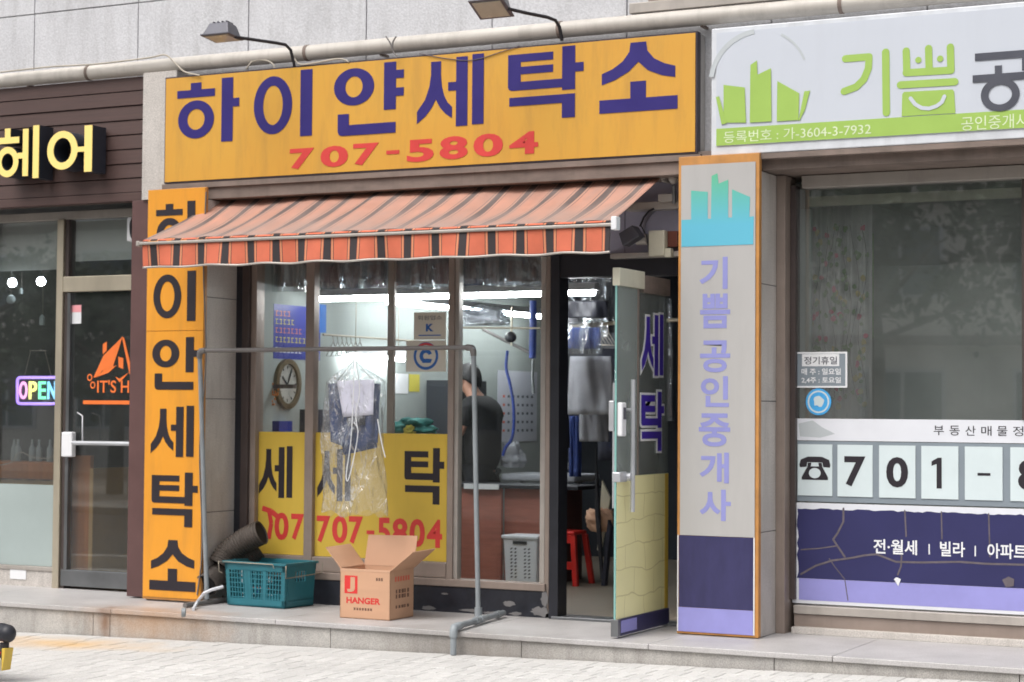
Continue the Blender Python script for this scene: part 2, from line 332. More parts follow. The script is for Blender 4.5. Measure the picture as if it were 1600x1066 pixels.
M['bluehose'] = mat('blue_hose_rubber', C(28, 56, 136), .45)
M['wood'] = mat('orange_wood', C(186, 112, 52), .5, scale=3, var=.18, stretch=(8, 1, .6))
M['woodpale'] = mat('pale_wood', C(196, 154, 94), .5, scale=3, var=.12)
M['frost'] = mat('frosted_film', C(158, 170, 168), .6, scale=1.2, var=.1)
M['frost2'] = mat('roller_blind', C(200, 204, 200), .8, scale=1.2, var=.05)
M['orangelogo'] = mat('orange_door_logo', C(236, 120, 52), .5, var=.05)
M['letteryellow'] = emit('lit_yellow_letter_face', C(255, 222, 130), .1)
M['letteryellow'].node_tree.nodes['Principled BSDF'].inputs['Base Color'].default_value = C(240, 212, 128)
M['letterside'] = mat('dark_letter_side', C(46, 50, 60), .4)
M['neonV'] = emit('violet_neon', C(150, 110, 255), 2.2); M['neonP'] = emit('pink_neon', C(255, 150, 220), 2); M['neonY'] = emit('yellow_neon', C(250, 240, 110), 1.8)
M['neonG'] = emit('green_neon', C(90, 240, 170), 1.8); M['neonB'] = emit('blue_neon', C(110, 200, 255), 1.8)
M['bulb'] = emit('white_bulb', (.85, .9, 1, 1), 60); M['tubelight'] = emit('fluorescent_tube', (.95, .98, 1, 1), 42)
M['clock'] = mat('clock_face', C(160, 160, 154), .5); M['clockrim'] = mat('bronze_rim', C(104, 90, 66), .4, .4)
M['poster'] = mat('blue_poster', C(30, 42, 128), .5, var=.1); M['posterY'] = mat('yellow_print', C(190, 180, 70), .6); M['posterO'] = mat('orange_print', C(200, 120, 80), .6)
M['notice'] = mat('cream_notice', C(206, 200, 186), .6, var=.03); M['noticeblue'] = mat('blue_notice_print', C(40, 96, 168), .6); M['noticered'] = mat('red_notice_print', C(200, 70, 70), .6)
M['tealcloth'] = mat('teal_bundle', C(40, 110, 104), .8, var=.3, scale=20)
M['calendar'] = mat('calendar_paper', C(186, 188, 198), .7, var=.03)
M['lamp'] = mat('grey_lamp_housing', C(92, 92, 100), .4, .3, dirt=.2); M['lampglass'] = mat('lamp_lens', C(176, 172, 156), .25)
M['cable'] = mat('pale_cable', C(178, 170, 156), .6); M['cableblack'] = mat('black_cable', C(40, 38, 42), .6)
M['transom'] = mat('lilac_grey_panel', C(178, 178, 198), .5, scale=3, var=.12); M['transomdark'] = mat('grey_panel', C(130, 130, 140), .5, var=.12)
M['leaf'] = mat('tree_leaves', (.05, .085, .035, 1), .7, var=.5, scale=1.4); M['leaf2'] = mat('vine_leaves', C(84, 120, 50), .7, var=.2, scale=14)
M['bark'] = mat('bark', (.09, .07, .05, 1), .9, var=.3); M['road'] = mat('asphalt', (.055, .055, .058, 1), .85, fine=.2, bscale=200)
M['opp'] = mat('opposite_render', C(232, 226, 218), .8, scale=.5, var=.06, dirt=.2); M['oppglass'] = mat('opposite_glass', C(86, 104, 108), .2, spec=.8)
M['curtain'] = mat('pale_curtain', C(200, 198, 200), .85, var=.05); M['flower'] = mat('pink_flowers', C(200, 50, 100), .8, var=.2); M['flowery'] = mat('yellow_flowers', C(180, 160, 80), .8)
M['officewall'] = mat('office_wall', C(170, 180, 176), .8, var=.06); M['officegreen'] = mat('green_partition', C(120, 168, 84), .7)
M['sticker'] = mat('sky_blue_sticker', C(70, 165, 225), .5, var=.1, scale=30); M['pinksticker'] = mat('pink_sticker', C(236, 160, 166), .5)
M['glassL'] = glass('laundry_glass', (.975, .99, .985), .0, .55, .12, .8, dirt=.02)
M['glassH'] = glass('hair_shop_glass', (.96, .975, .97), .015, .9, .1, .5, dirt=.06)
M['glassO'] = glass('office_glass', (.95, .97, .96), .085, 1.0, .1, .5, dirt=.17)
M['glassD'] = glass('door_glass', (.93, .97, .955), .08, 1.0, .1, 1, dirt=.2)
M['palereflection'] = glass('painted_pale_reflection', (.9, .97, .95), .0, .5, .1, 1, dirt=.5)  # pale diffuse tone standing in for a reflection on the door glass
M['glassedge'] = mat('green_glass_edge', C(130, 176, 170), .2)

# striped awning cloth, brick film, gradients printed on things
def stripe_mat(name, base, dark, line, x0, period, dw, rough=.8, fade=None):
    m = mat(name, base, rough, scale=5, var=.12, dirt=.0, bump=.2, bscale=300); t = m.node_tree; n = t.nodes; L = t.links; b = n['Principled BSDF']
    src = b.inputs['Base Color'].links[0].from_socket
    g = n.new('ShaderNodeNewGeometry'); s = n.new('ShaderNodeSeparateXYZ'); L.new(g.outputs['Position'], s.inputs[0])
    def mth(op, a, bb, c=None):
        k = n.new('ShaderNodeMath'); k.operation = op
        for i, v in enumerate((a, bb) if c is None else (a, bb, c)):
            if isinstance(v, (int, float)): k.inputs[i].default_value = v
            else: L.new(v, k.inputs[i])
        return k.outputs[0]
    q = mth('FRACT', mth('DIVIDE', mth('SUBTRACT', s.outputs['X'], x0), period), 0)
    dk = mth('LESS_THAN', q, dw)
    ln = mth('ADD', mth('COMPARE', q, dw+.09, .011), mth('COMPARE', q, .91, .011))
    gap = mth('ADD', mth('COMPARE', q, dw+.045, .035), mth('COMPARE', q, .955, .034))
    def mixc(fac, a, col):
        k = n.new('ShaderNodeMix'); k.data_type = 'RGBA'; L.new(fac, k.inputs[0]); L.new(a, k.inputs[6])
        k.inputs[7].default_value = col; return k.outputs[2]
    o = mixc(gap, src, line); o = mixc(ln, o, tuple(x*.9 for x in dark[:3])+(1,)); o = mixc(dk, o, dark)
    L.new(o, b.inputs['Base Color']); return m
AX0 = -2.285; PER = .1935
M['awn'] = stripe_mat('faded_striped_awning_cloth', C(182, 132, 112), C(88, 76, 74), C(180, 138, 120), AX0-.02, PER, .24)
def add_front_grey(m):  # mixes mottled grey into the cloth, stronger towards the front bar
    t = m.node_tree; n = t.nodes; L = t.links; b = n['Principled BSDF']; src = b.inputs['Base Color'].links[0].from_socket
    g = n.new('ShaderNodeNewGeometry'); s = n.new('ShaderNodeSeparateXYZ'); L.new(g.outputs['Position'], s.inputs[0])
    mp = n.new('ShaderNodeMapping'); mp.inputs['Scale'].default_value = (5, 1.5, 1.5); L.new(g.outputs['Position'], mp.inputs[0]); z = n.new('ShaderNodeTexNoise'); z.inputs['Scale'].default_value = 1.6; z.inputs['Detail'].default_value = 6; L.new(mp.outputs[0], z.inputs['Vector'])
    r = n.new('ShaderNodeMapRange'); r.inputs[1].default_value = -.45; r.inputs[2].default_value = -.9; r.inputs[3].default_value = 0; r.inputs[4].default_value = 1; L.new(s.outputs['Y'], r.inputs[0])
    k = n.new('ShaderNodeMath'); k.operation = 'MULTIPLY_ADD'; L.new(z.outputs['Fac'], k.inputs[0]); k.inputs[1].default_value = 1.1; k.inputs[2].default_value = -.35
    q = n.new('ShaderNodeMath'); q.operation = 'MULTIPLY_ADD'; L.new(r.outputs[0], q.inputs[0]); q.inputs[1].default_value = .55; L.new(k.outputs[0], q.inputs[2]); q.use_clamp = True
    c = n.new('ShaderNodeMix'); c.data_type = 'RGBA'; L.new(q.outputs[0], c.inputs[0]); L.new(src, c.inputs[6]); c.inputs[7].default_value = C(150, 132, 124); L.new(c.outputs[2], b.inputs['Base Color'])
add_front_grey(M['awn'])
M['val'] = stripe_mat('striped_valance_cloth', C(208, 110, 82), C(56, 50, 52), C(208, 136, 100), AX0+.06, PER, .28)
def brick_film():
    m = mat('yellow_brick_film', C(242, 236, 182), .4, scale=2, var=.05); t = m.node_tree; n = t.nodes; L = t.links; b = n['Principled BSDF']
    src = b.inputs['Base Color'].links[0].from_socket; g = n.new('ShaderNodeNewGeometry'); s = n.new('ShaderNodeSeparateXYZ'); L.new(g.outputs['Position'], s.inputs[0])
    nz = n.new('ShaderNodeTexNoise'); nz.inputs['Scale'].default_value = 3; L.new(g.outputs['Position'], nz.inputs['Vector'])
    c = n.new('ShaderNodeCombineXYZ'); L.new(s.outputs['Y'], c.inputs[0]); L.new(s.outputs['Z'], c.inputs[1])
    a = n.new('ShaderNodeVectorMath'); a.operation = 'MULTIPLY_ADD'; L.new(nz.outputs['Color'], a.inputs[0]); a.inputs[1].default_value = (.12, .12, 0); L.new(c.outputs[0], a.inputs[2])
    br = n.new('ShaderNodeTexBrick'); br.inputs['Scale'].default_value = 1; br.inputs['Brick Width'].default_value = .3; br.inputs['Row Height'].default_value = .15; br.inputs['Mortar Size'].default_value = .0035
    L.new(a.outputs[0], br.inputs['Vector']); L.new(src, br.inputs['Color1']); L.new(src, br.inputs['Color2']); br.inputs['Mortar'].default_value = C(216, 208, 152)
    L.new(br.outputs['Color'], b.inputs['Base Color']); return m
M['brickfilm'] = brick_film()
def grad_mat(name, c1, c2, z0, z1):
    m = mat(name, c1, .42, var=.04); t = m.node_tree; n = t.nodes; L = t.links; b = n['Principled BSDF']
    g = n.new('ShaderNodeNewGeometry'); s = n.new('ShaderNodeSeparateXYZ'); L.new(g.outputs['Position'], s.inputs[0]); r = n.new('ShaderNodeMapRange'); r.inputs[1].default_value = z0; r.inputs[2].default_value = z1
    L.new(s.outputs['Z'], r.inputs[0]); k = n.new('ShaderNodeMix'); k.data_type = 'RGBA'; L.new(r.outputs[0], k.inputs[0]); k.inputs[6].default_value = c1; k.inputs[7].default_value = c2; L.new(k.outputs[2], b.inputs['Base Color']); return m
M['skyline'] = grad_mat('cyan_green_print', C(96, 180, 204), C(98, 182, 146), 2.45, 2.74)
def paver_mat():
    m = mat('pale_concrete_paver', C(194, 192, 189), .85, scale=1.2, var=.06, fine=.1, bscale=90, bump=.25)
    t = m.node_tree; n = t.nodes; L = t.links; b = n['Principled BSDF']; src = b.inputs['Base Color'].links[0].from_socket
    oi = n.new('ShaderNodeObjectInfo'); r = n.new('ShaderNodeMapRange'); r.inputs[3].default_value = .93; r.inputs[4].default_value = 1.06; L.new(oi.outputs['Random'], r.inputs[0])
    v = n.new('ShaderNodeVectorMath'); v.operation = 'SCALE'; L.new(src, v.inputs[0]); L.new(r.outputs[0], v.inputs['Scale'])
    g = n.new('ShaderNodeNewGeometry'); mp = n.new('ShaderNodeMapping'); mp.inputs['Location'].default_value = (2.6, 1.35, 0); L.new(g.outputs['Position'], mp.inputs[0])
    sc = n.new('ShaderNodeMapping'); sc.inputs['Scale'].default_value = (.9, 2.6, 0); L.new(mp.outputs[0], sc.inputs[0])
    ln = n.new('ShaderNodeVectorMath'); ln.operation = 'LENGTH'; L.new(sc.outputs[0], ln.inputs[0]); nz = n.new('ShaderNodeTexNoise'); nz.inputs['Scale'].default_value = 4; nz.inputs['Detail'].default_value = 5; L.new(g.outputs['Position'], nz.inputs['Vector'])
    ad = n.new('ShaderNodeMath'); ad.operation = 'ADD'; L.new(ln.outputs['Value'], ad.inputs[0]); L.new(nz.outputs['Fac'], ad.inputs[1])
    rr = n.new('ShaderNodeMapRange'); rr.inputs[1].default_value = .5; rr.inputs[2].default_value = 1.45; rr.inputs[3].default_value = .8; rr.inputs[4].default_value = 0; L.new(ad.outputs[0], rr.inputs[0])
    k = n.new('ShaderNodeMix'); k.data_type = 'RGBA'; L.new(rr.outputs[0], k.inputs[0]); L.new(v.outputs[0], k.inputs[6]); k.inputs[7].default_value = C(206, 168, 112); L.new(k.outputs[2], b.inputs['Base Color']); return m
M['paver'] = paver_mat()
def stain(m, loc, scale, col, amt=.8):
    t = m.node_tree; n = t.nodes; L = t.links; b = n['Principled BSDF']; src = b.inputs['Base Color'].links[0].from_socket
    g = n.new('ShaderNodeNewGeometry'); v = n.new('ShaderNodeVectorMath'); v.operation = 'SUBTRACT'; L.new(g.outputs['Position'], v.inputs[0]); v.inputs[1].default_value = loc
    q = n.new('ShaderNodeVectorMath'); q.operation = 'MULTIPLY'; L.new(v.outputs[0], q.inputs[0]); q.inputs[1].default_value = scale
    ln = n.new('ShaderNodeVectorMath'); ln.operation = 'LENGTH'; L.new(q.outputs[0], ln.inputs[0]); nz = n.new('ShaderNodeTexNoise'); nz.inputs['Scale'].default_value = 7; nz.inputs['Detail'].default_value = 6; L.new(g.outputs['Position'], nz.inputs['Vector'])
    ad = n.new('ShaderNodeMath'); ad.operation = 'ADD'; L.new(ln.outputs['Value'], ad.inputs[0]); L.new(nz.outputs['Fac'], ad.inputs[1])
    rr = n.new('ShaderNodeMapRange'); rr.inputs[1].default_value = .45; rr.inputs[2].default_value = 1.5; rr.inputs[3].default_value = amt; rr.inputs[4].default_value = 0; L.new(ad.outputs[0], rr.inputs[0])
    k = n.new('ShaderNodeMix'); k.data_type = 'RGBA'; L.new(rr.outputs[0], k.inputs[0]); L.new(src, k.inputs[6]); k.inputs[7].default_value = col; L.new(k.outputs[2], b.inputs['Base Color'])
for mm_ in (M['step'], M['tread']):
    stain(mm_, (-2.15, -.9, -.05), (1.4, 3, 4), C(172, 128, 84), .7); stain(mm_, (-2.56, -.92, -.08), (14, 4, 5), C(120, 84, 56), .9); stain(mm_, (.2, -.9, -.1), (1.1, 3, 5), C(120, 112, 104), .6)
M['paverjoint'] = mat('sandy_joint', C(112, 106, 98), .95)

# ------------------------------------------------------------ setting: pavement, road, ground
def gz(x): return -.14+.018*x                      # the pavement climbs a little to the right
def slab(x0, x1, y0, y1, dz, th):
    return MB().hexa([(x0, y0, gz(x0)+dz-th), (x1, y0, gz(x1)+dz-th), (x1, y1, gz(x1)+dz-th), (x0, y1, gz(x0)+dz-th), (x0, y0, gz(x0)+dz), (x1, y0, gz(x1)+dz), (x1, y1, gz(x1)+dz), (x0, y1, gz(x0)+dz)])
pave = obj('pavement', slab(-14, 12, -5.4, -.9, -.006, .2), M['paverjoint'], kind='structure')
pm = bpy.data.meshes.new('paver')
pb = MB().box(-.048, .048, -.098, .098, -.03, 0)
bm = bmesh.new(); vs_ = [bm.verts.new(v) for v in pb.v]
for f in pb.f: bm.faces.new([vs_[i] for i in f])
bmesh.ops.bevel(bm, geom=[e for e in bm.edges if all(v.co.z > -.01 for v in e.verts)], offset=.004, segments=1, affect='EDGES'); bmesh.ops.recalc_face_normals(bm, faces=bm.faces); bm.to_mesh(pm); bm.free(); pm.materials.append(M['paver'])
cells = []
for j in range(15):
    for i in range(-68, 62):
        x = i*.1+(.05 if j % 2 else 0); y = -.96-.2*j-.06
        cells.append((x, y))
def project(p):
    v = Vector(p)-CAM; z = v.dot(fwd); return 800+F*v.dot(RT)/z, 533-F*v.dot(UP)/z, z
vis = []; rest = []
for x, y in cells:
    a, b, z = project((x, y, gz(x)))
    (vis if (-20 < a < 1620 and b < 1075) else rest).append((z, x, y))
vis.sort(); near = vis[:300]; rest += vis[300:]
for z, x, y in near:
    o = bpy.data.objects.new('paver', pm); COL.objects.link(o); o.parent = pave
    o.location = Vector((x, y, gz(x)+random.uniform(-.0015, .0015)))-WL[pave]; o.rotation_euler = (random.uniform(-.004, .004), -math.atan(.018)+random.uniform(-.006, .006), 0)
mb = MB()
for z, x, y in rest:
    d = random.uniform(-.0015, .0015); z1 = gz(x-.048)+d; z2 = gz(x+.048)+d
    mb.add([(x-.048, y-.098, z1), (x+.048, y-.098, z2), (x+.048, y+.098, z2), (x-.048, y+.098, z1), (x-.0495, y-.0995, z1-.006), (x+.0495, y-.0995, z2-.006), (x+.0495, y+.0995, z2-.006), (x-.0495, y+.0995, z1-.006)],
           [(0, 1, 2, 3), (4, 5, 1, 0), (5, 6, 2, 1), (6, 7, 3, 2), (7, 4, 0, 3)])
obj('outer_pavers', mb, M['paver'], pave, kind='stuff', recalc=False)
obj('kerb', slab(-40, 30, -5.6, -5.4, 0, .4), M['step'], kind='structure')
bx('road', (-80, 60, -14, -5.6, -.6, -.42), M['road'], kind='structure')
bx('far_pavement', (-80, 60, -30, -14, -.7, -.3), M['step'], kind='structure')
bx('ground', (-150, 150, -150, 100, -.9, -.75), M['road'], kind='structure')

# ------------------------------------------------------------ our building
bld = thing('commercial_building', 'pale stone clad building wall and piers carrying all the shop signs', 'building', (0, 0, 0))
up_ = bx('upper_wall', (-9, 9, -.118, .6, 2.92, 7.5), M['joint'], bld)
xs = [P(a, 40, -.13).x for a in (56, 218, 393, 580, 779, 981)]
dx = (xs[-1]-xs[0])/5; gx = [xs[0]+dx*k for k in range(-7, 13)]
zj = P(0, 29, -.13).z
rows = [(2.93, zj), (zj, zj+.62), (zj+.62, zj+1.24), (zj+1.24, zj+2.2)]
for r, (z0, z1) in enumerate(rows):
    for k in range(len(gx)-1):
        p = random.uniform(0, .003)
        bx('tile', (gx[k]+.004, gx[k+1]-.004, -.145-p, -.1, z0+.004, z1-.004), M['tile'], up_, bevel=.002)
bx('lintel', (-2.497, 9, -.28, .4, 2.78, 2.915), M['lintel'], bld, bevel=.004)
for (a, b) in ((-2.665, -2.188), (1.315, 1.812)):
    pl = bx('pillar', (a+.004, b-.004, -.315, .5, .0, 2.775), M['joint'], bld)
    for z0, z1 in ((0, .62), (.62, 1.4), (1.4, 2.1), (2.1, 2.775)):
        bx('slab', (a, b, -.33, .52, z0+.003, z1-.003), M['granite'], pl, bevel=.002)
bx('side_wall', (-9, -8.9, .5, 6, 0, 3), M['intwall'], bld)
# left strip of stone between sign and siding
bx('stone_strip', (-2.79, -2.5, -.28, -.146, 2.80, 3.70), M['granite'], bld, bevel=.002)
# soffit strips under the signs
bx('soffit_board', (-2.6, 1.42, -.3, -.15, 2.862, 2.898), M['lintel'], bld)
bx('soffit_board', (1.5, 6, -.35, -.15, 2.84, 2.872), M['lintel'], bld)
# step
step = thing('granite_step', 'long low granite step running under all three shopfronts', 'step', (0, -.5, -.2))
sx = [-9, -6.2, -4.3, -2.66, -2.52, -.8, .53, 2.1, 3.45, 5.2, 7.5]
for k in range(len(sx)-1):
    bx('riser', (sx[k]+.002, sx[k+1]-.002, -.905, -.6, -.35, -.034), M['step'], step, bevel=.003)
tx = [-9, -7, -5.2, -3.9, -2.5, -1.2, .1, 1.35, 2.44, 3.7, 5, 7]
for k in range(len(tx)-1):
    bx('tread', (tx[k]+.0015, tx[k+1]-.0015, -.925, .1, -.032, 0), M['tread'], step, bevel=.005)
bx('core', (-9, 9, -.6, .1, -.35, -.036), M['joint'], step)
# horizontal pipe above the signs
pz = 3.745
hp = thing('horizontal_pipe', 'long beige pipe running level along the wall above the signs', 'pipe', (0, -.28, pz))
obj('pipe', MB().tube([(-9, -.24, pz), (9, -.24, pz)], .052, 20), M['pipe'], hp)
for a in (135, 476, 872, 1312):
    x = P(a, 80, -.28).x; obj('joint_band', MB().tube([(x-.012, -.24, pz), (x+.012, -.24, pz)], .056, 20), M['lintel'], hp)
for a in (50, 600, 1100):
    x = P(a, 80, -.2).x; bx('pipe_bracket', (x-.01, x+.01, -.24, -.15, pz-.06, pz-.045), M['lintel'], hp)
mbp = MB().box(P(982, 10, -.2).x, 4.2, -.19, -.149, pz+.075, pz+.14)
obj('window_ledge', mbp, M['alulight'], bld, bevel=.004)
obj('ledge_frame', MB().box(P(1010, 3, -.2).x, 4.2, -.175, -.149, pz+.142, pz+.5), M['alu'], bld, bevel=.004)

# ------------------------------------------------------------ laundry: overhead sign
SX0, SX1, SZ0, SZ1, SY = -2.578, 1.392, 2.906, 3.645, -.30
t = thing('overhead_sign', 'wide orange sign box with big navy Korean letters and a red phone number', 'sign', ((SX0+SX1)/2, SY, SZ0))
bx('sign_box', (SX0, SX1, SY+.004, -.15, SZ0, SZ1), M['signside2'], t, bevel=.004)
bx('sign_edge', (SX0-.003, SX1+.004, SY-.001, SY+.06, SZ0-.004, SZ1+.004), M['signside'], t)
bx('sign_face', (SX0+.006, SX1-.006, SY-.006, SY-.002, SZ0+.006, SZ1-.006), M['orange'], t)
GB = [('하', 277, 124, 374, 223), ('이', 397, 112, 488, 215), ('얀', 522, 100, 631, 210), ('세', 652, 88, 756, 198), ('탁', 794, 75, 912, 186), ('소', 937, 66, 1059, 175)]
for ch, l, tp, r, b in GB:
    obj('letter', glyph(MB(), ch, pxwall(l, tp, r, b, SY-.006), .002, .001), M['navy'], t)
ds = [('7', 453, 232, 491, 264), ('0', 501, 228, 544, 261), ('7', 552, 224, 592, 258), ('-', 604, 235, 624, 241), ('5', 636, 218, 678, 253), ('8', 687, 213, 731, 249), ('0', 740, 209, 786, 245), ('4', 796, 206, 841, 241)]
for ch, l, tp, r, b in ds:
    if ch == '-': obj('digit', MB().fbox(pxwall(l, tp, r, b, SY-.006), 0, 1, 0, 1, .001, .003), M['red'], t)
    else: obj('digit', text(MB(), ch, pxwall(l, tp, r, b, SY-.006), .002, .001, bold=.035), M['red'], t)

# vertical orange sign
VX0, VX1, VZ0, VZ1, VY = -2.675, -2.18, .03, 2.856, -.36
t = thing('vertical_sign', 'tall orange signboard with a column of dark Korean letters', 'sign', ((VX0+VX1)/2, VY, 0))
bx('sign_box', (VX0, VX1, VY+.003, -.332, .012, VZ1), M['orangeframe'], t, bevel=.003)
zs = [P(277, 517, VY).z]
for z0, z1 in ((.03, zs[0]-.002), (zs[0]+.002, VZ1-.004)):
    bx('sign_face', (VX0+.006, VX1-.006, VY-.003, VY+.002, z0, z1), M['orange2'], t)
for ch, l, tp, r, b in [('하', 244, 315, 312, 394), ('이', 240, 424, 306, 502), ('안', 238, 527, 311, 609), ('세', 236, 634, 303, 714), ('탁', 237, 738, 309, 823), ('소', 234, 844, 306, 924)]:
    obj('letter', glyph(MB(), ch, pxwall(l, tp, r, b, VY-.003), .002, .001), M['ink'], t)

# ------------------------------------------------------------ laundry window
GY = .1
lw = thing('laundry_window', 'taupe framed laundry window with yellow lettered film across its lower half', 'window', (-.9, GY, 0))
zt = 2.78
def mull(a0, a1, m, y0=.06, y1=.14, zb=.17, par=lw, nm='mullion', ztop=2.78, yr=650):
    x0 = P(a0, yr, y0).x; x1 = P(a1, yr, y0).x
    return bx(nm, (x0, x1, y0, y1, zb, ztop), m, par, bevel=.004)
mull(358, 376, M['black'], .03, .2, 0, nm='recess_shade')  # black strip painted in for the shaded recess beside the pillar
mull(376, 387, M['aludark'], .02, .18, .1, nm='frame')
mull(387, 399, M['alu'], .05, .15, .1, nm='frame')
mull(476, 489, M['alu'], .06, .13, .2)
mull(604, 614, M['alu'], .13, .16, .2)
mull(699, 708, M['alu'], .05, .12, .17); mull(708, 716, M['alulight'], .07, .13, .17)
mull(844, 852, M['alulight'], .07, .13, .03); mull(852, 859, M['alu'], .04, .14, .03)
fx0, fx1 = P(399, 650, .08).x, P(845, 650, .08).x
bx('bottom_rail', (fx0, P(700, 650, .08).x, .065, .13, .22, .32), M['alu'], lw, bevel=.004)
bx('sill', (fx0-.05, P(851, 905, .02).x, .02, .14, .17, .218), M['alu'], lw, bevel=.004)
bx('base_board', (fx0-.05, P(853, 930, .03).x, .03, .12, .0, .168), M['blackpeel'], lw)
random.seed(3)
def blob(cx, cz, rx, rz, n=22):
    return [(cx+rx*math.cos(2*math.pi*k/n)*random.uniform(.6, 1.1), cz+rz*math.sin(2*math.pi*k/n)*random.uniform(.6, 1.1)) for k in range(n)]
UF = Frame((0, .03, 0), (1, 0, 0), (0, 0, 1), (0, -1, 0))
pat = [(-.02, .08, .05, .02), (.2, .03, .07, .035), (.235, .12, .03, .06), (-.3, .02, .09, .012), (-.62, .02, .06, .014), (-.15, .01, .08, .01), (.03, .015, .05, .014), (-.5, .12, .03, .008)]
for cx, cz, rx, rz in pat: obj('peeled_patch', MB().prism(blob(cx, max(cz, rz+.002), rx, rz), UF, .0012, .0005), M['peel'], lw)
panes = [(399, 476), (489, 699), (716, 844)]
for k, (a, b) in enumerate(panes):
    yy = .105
    bx('pane', (P(a-2, 650, yy).x, P(b+2, 650, yy).x, yy, yy+.006, .22, 2.78), M['glassL'], lw)
# yellow film on the panes with letters
FY = .098
v1 = pxwall(400, 676, 475, 866, FY); v2 = pxwall(489, 677, 698, 879, FY)
zt1, zb1 = P(437, 675, FY).z, P(437, 866, FY).z
for fr in (v1, v2):
    vf = obj('yellow_film', MB().box(fr.o.x, fr.o.x+fr.u.x, FY, FY+.005, zb1, zt1), M['yellowvinyl'], lw)
for ch, l, tp, r, b in [('세', 405, 697, 457, 778), ('세', 496, 700, 548, 783), ('탁', 632, 700, 694, 788)]:
    obj('letter', glyph(MB(), ch, pxwall(l, tp, r, b, FY), .0015, .0005), M['ink'], lw)
for ch, l, tp, r, b in [('0', 429, 801, 451, 844), ('7', 455, 803, 475, 844), ('7', 495, 806, 516, 848), ('0', 519, 806, 543, 849), ('7', 545, 807, 567, 850), ('5', 590, 809, 610, 852), ('8', 613, 810, 637, 854), ('0', 640, 811, 664, 855), ('4', 667, 812, 691, 856)]:
    obj('digit', text(MB(), ch, pxwall(l, tp, r, b, FY), .0015, .0005, bold=.03), M['red'], lw)
obj('digit', MB().fbox(pxwall(573, 829, 585, 835, FY), 0, 1, 0, 1, .0005, .002), M['red'], lw)
def bar(pts, wd, m, par, Y, nm='digit', th=.0015, d0=.0006):
    fr = Frame((0, Y, 0), (1, 0, 0), (0, 0, 1), (0, -1, 0)); q = [Vector((P(a, b, Y).x, P(a, b, Y).z)) for a, b in pts]; mb = MB()
    for i, (a, b) in enumerate(zip(q, q[1:])):
        d = (b-a).normalized(); n_ = Vector((-d.y, d.x))*wd; mb.prism([tuple(a-n_), tuple(b-n_), tuple(b+n_), tuple(a+n_)], fr, th, d0+i*.0002)
    return obj(nm, mb, M[m], par)
bar([(410, 794), (424, 799), (436, 809)], .018, 'red', lw, FY); bar([(421, 800), (424, 818), (420, 842)], .016, 'red', lw, FY, d0=.0012)
# notices on the glass
def card(name, label, l, tp, r, b, Y, m, th=.003, cat='notice', group=None):
    fr = pxwall(l, tp, r, b, Y); o = thing(name, label, cat, fr.at(.5, 0, 0), group)
    obj('sheet', MB().fbox(fr, 0, 1, 0, 1, 0, th), m, o); return o, fr
o, fr = card('window_notice', 'cream member notice stuck high on the window glass', 647, 488, 697, 531, .1, M['notice'])
obj('lettering', text(MB(), '회원업소', Frame(fr.at(.12, .72, .003), fr.u*.76, fr.v*.16, fr.n), .0008, .0003), M['darkgrey'], o)
obj('lettering', text(MB(), 'K', Frame(fr.at(.38, .3, .003), fr.u*.24, fr.v*.28, fr.n), .0008, .0003, bold=.05), M['noticeblue'], o)
obj('line_of_print', MB().fbox(fr, .15, .85, .14, .18, .003, .004), M['noticeblue'], o)
o, fr = card('round_badge_notice', 'cream notice with a blue round badge, below the member notice', 635, 532, 697, 581, .097, M['notice'])
obj('badge', MB().ring(.5, .5, .31, .44, .25, .35, fr, .001, .003), M['noticeblue'], o)
obj('badge', MB().ring(.5, .5, .16, .22, .07, .1, fr, .001, .003, a0=20, a1=300), M['noticeblue'], o)
obj('badge', MB().prism([(.4, .28), (.62, .28), (.66, .4), (.5, .42)], fr, .0015, .003), M['noticeblue'], o)
obj('red_band', MB().ring(.5, .42, .34, .5, .29, .43, fr, .0012, .0035, a0=50, a1=130), M['noticered'], o)

# ------------------------------------------------------------ door bay
df = thing('door_surround', 'black painted door posts and header of the laundry entrance', 'door frame', (.3, .05, 0))
bx('post', (P(859, 650, .0).x, P(873, 650, .0).x, .0, .14, 0, 2.40), M['black'], df, bevel=.003)
bx('header', (P(873, 420, .0).x, 1.149, .01, .14, P(960, 432, .01).z, P(960, 404, .01).z+.03), M['black'], df, bevel=.003)
bx('threshold', (P(868, 965, .06).x, 1.31, -.01, .16, 0, .018), M['steeldark'], df, bevel=.003)
bx('post', (1.15, 1.312, .02, .14, 0, 2.4), M['black'], df, bevel=.003)
# the panelled box above the door
tr = thing('transom_panel', 'lilac grey panelling with a round vent above the open laundry door', 'panel', (.9, .05, 2.4))
zb, ztp = P(960, 404, .02).z+.03, 2.78
for a0, a1, m in ((.2, .60, 'aludark'), (.604, .67, 'transomdark'), (.674, .78, 'transom'), (.784, 1.312, 'transom')):
    bx('panel', (a0, a1, .03, .12, zb, ztp), M[m], tr, bevel=.003)
fr = Frame((0, .03, 0), (1, 0, 0), (0, 0, 1), (0, -1, 0)); c_ = P(1043, 352, .02)
obj('round_vent', MB().ring(c_.x, c_.z-.02, .17, .15, .155, .135, fr, .01, 0), M['transomdark'], tr)
obj('rail', MB().box(.72, 1.22, -.06, .028, P(1000, 404, 0).z, P(1000, 396, 0).z), M['alulight'], tr, bevel=.003)
obj('rail', MB().box(.82, 1.22, -.08, .028, P(1010, 330, 0).z, P(1010, 318, 0).z), M['alulight'], tr, bevel=.003)
def pxbox(l, tp, r, b, Y0, Y1):
    f = pxwall(l, tp, r, b, Y0); return MB().box(f.o.x, f.o.x+f.u.x, Y0, Y1, f.o.z, f.o.z+f.v.z)
o = thing('junction_box', 'cream plastic junction box above the open laundry door', 'electrical box', P(1028, 402, -.1))
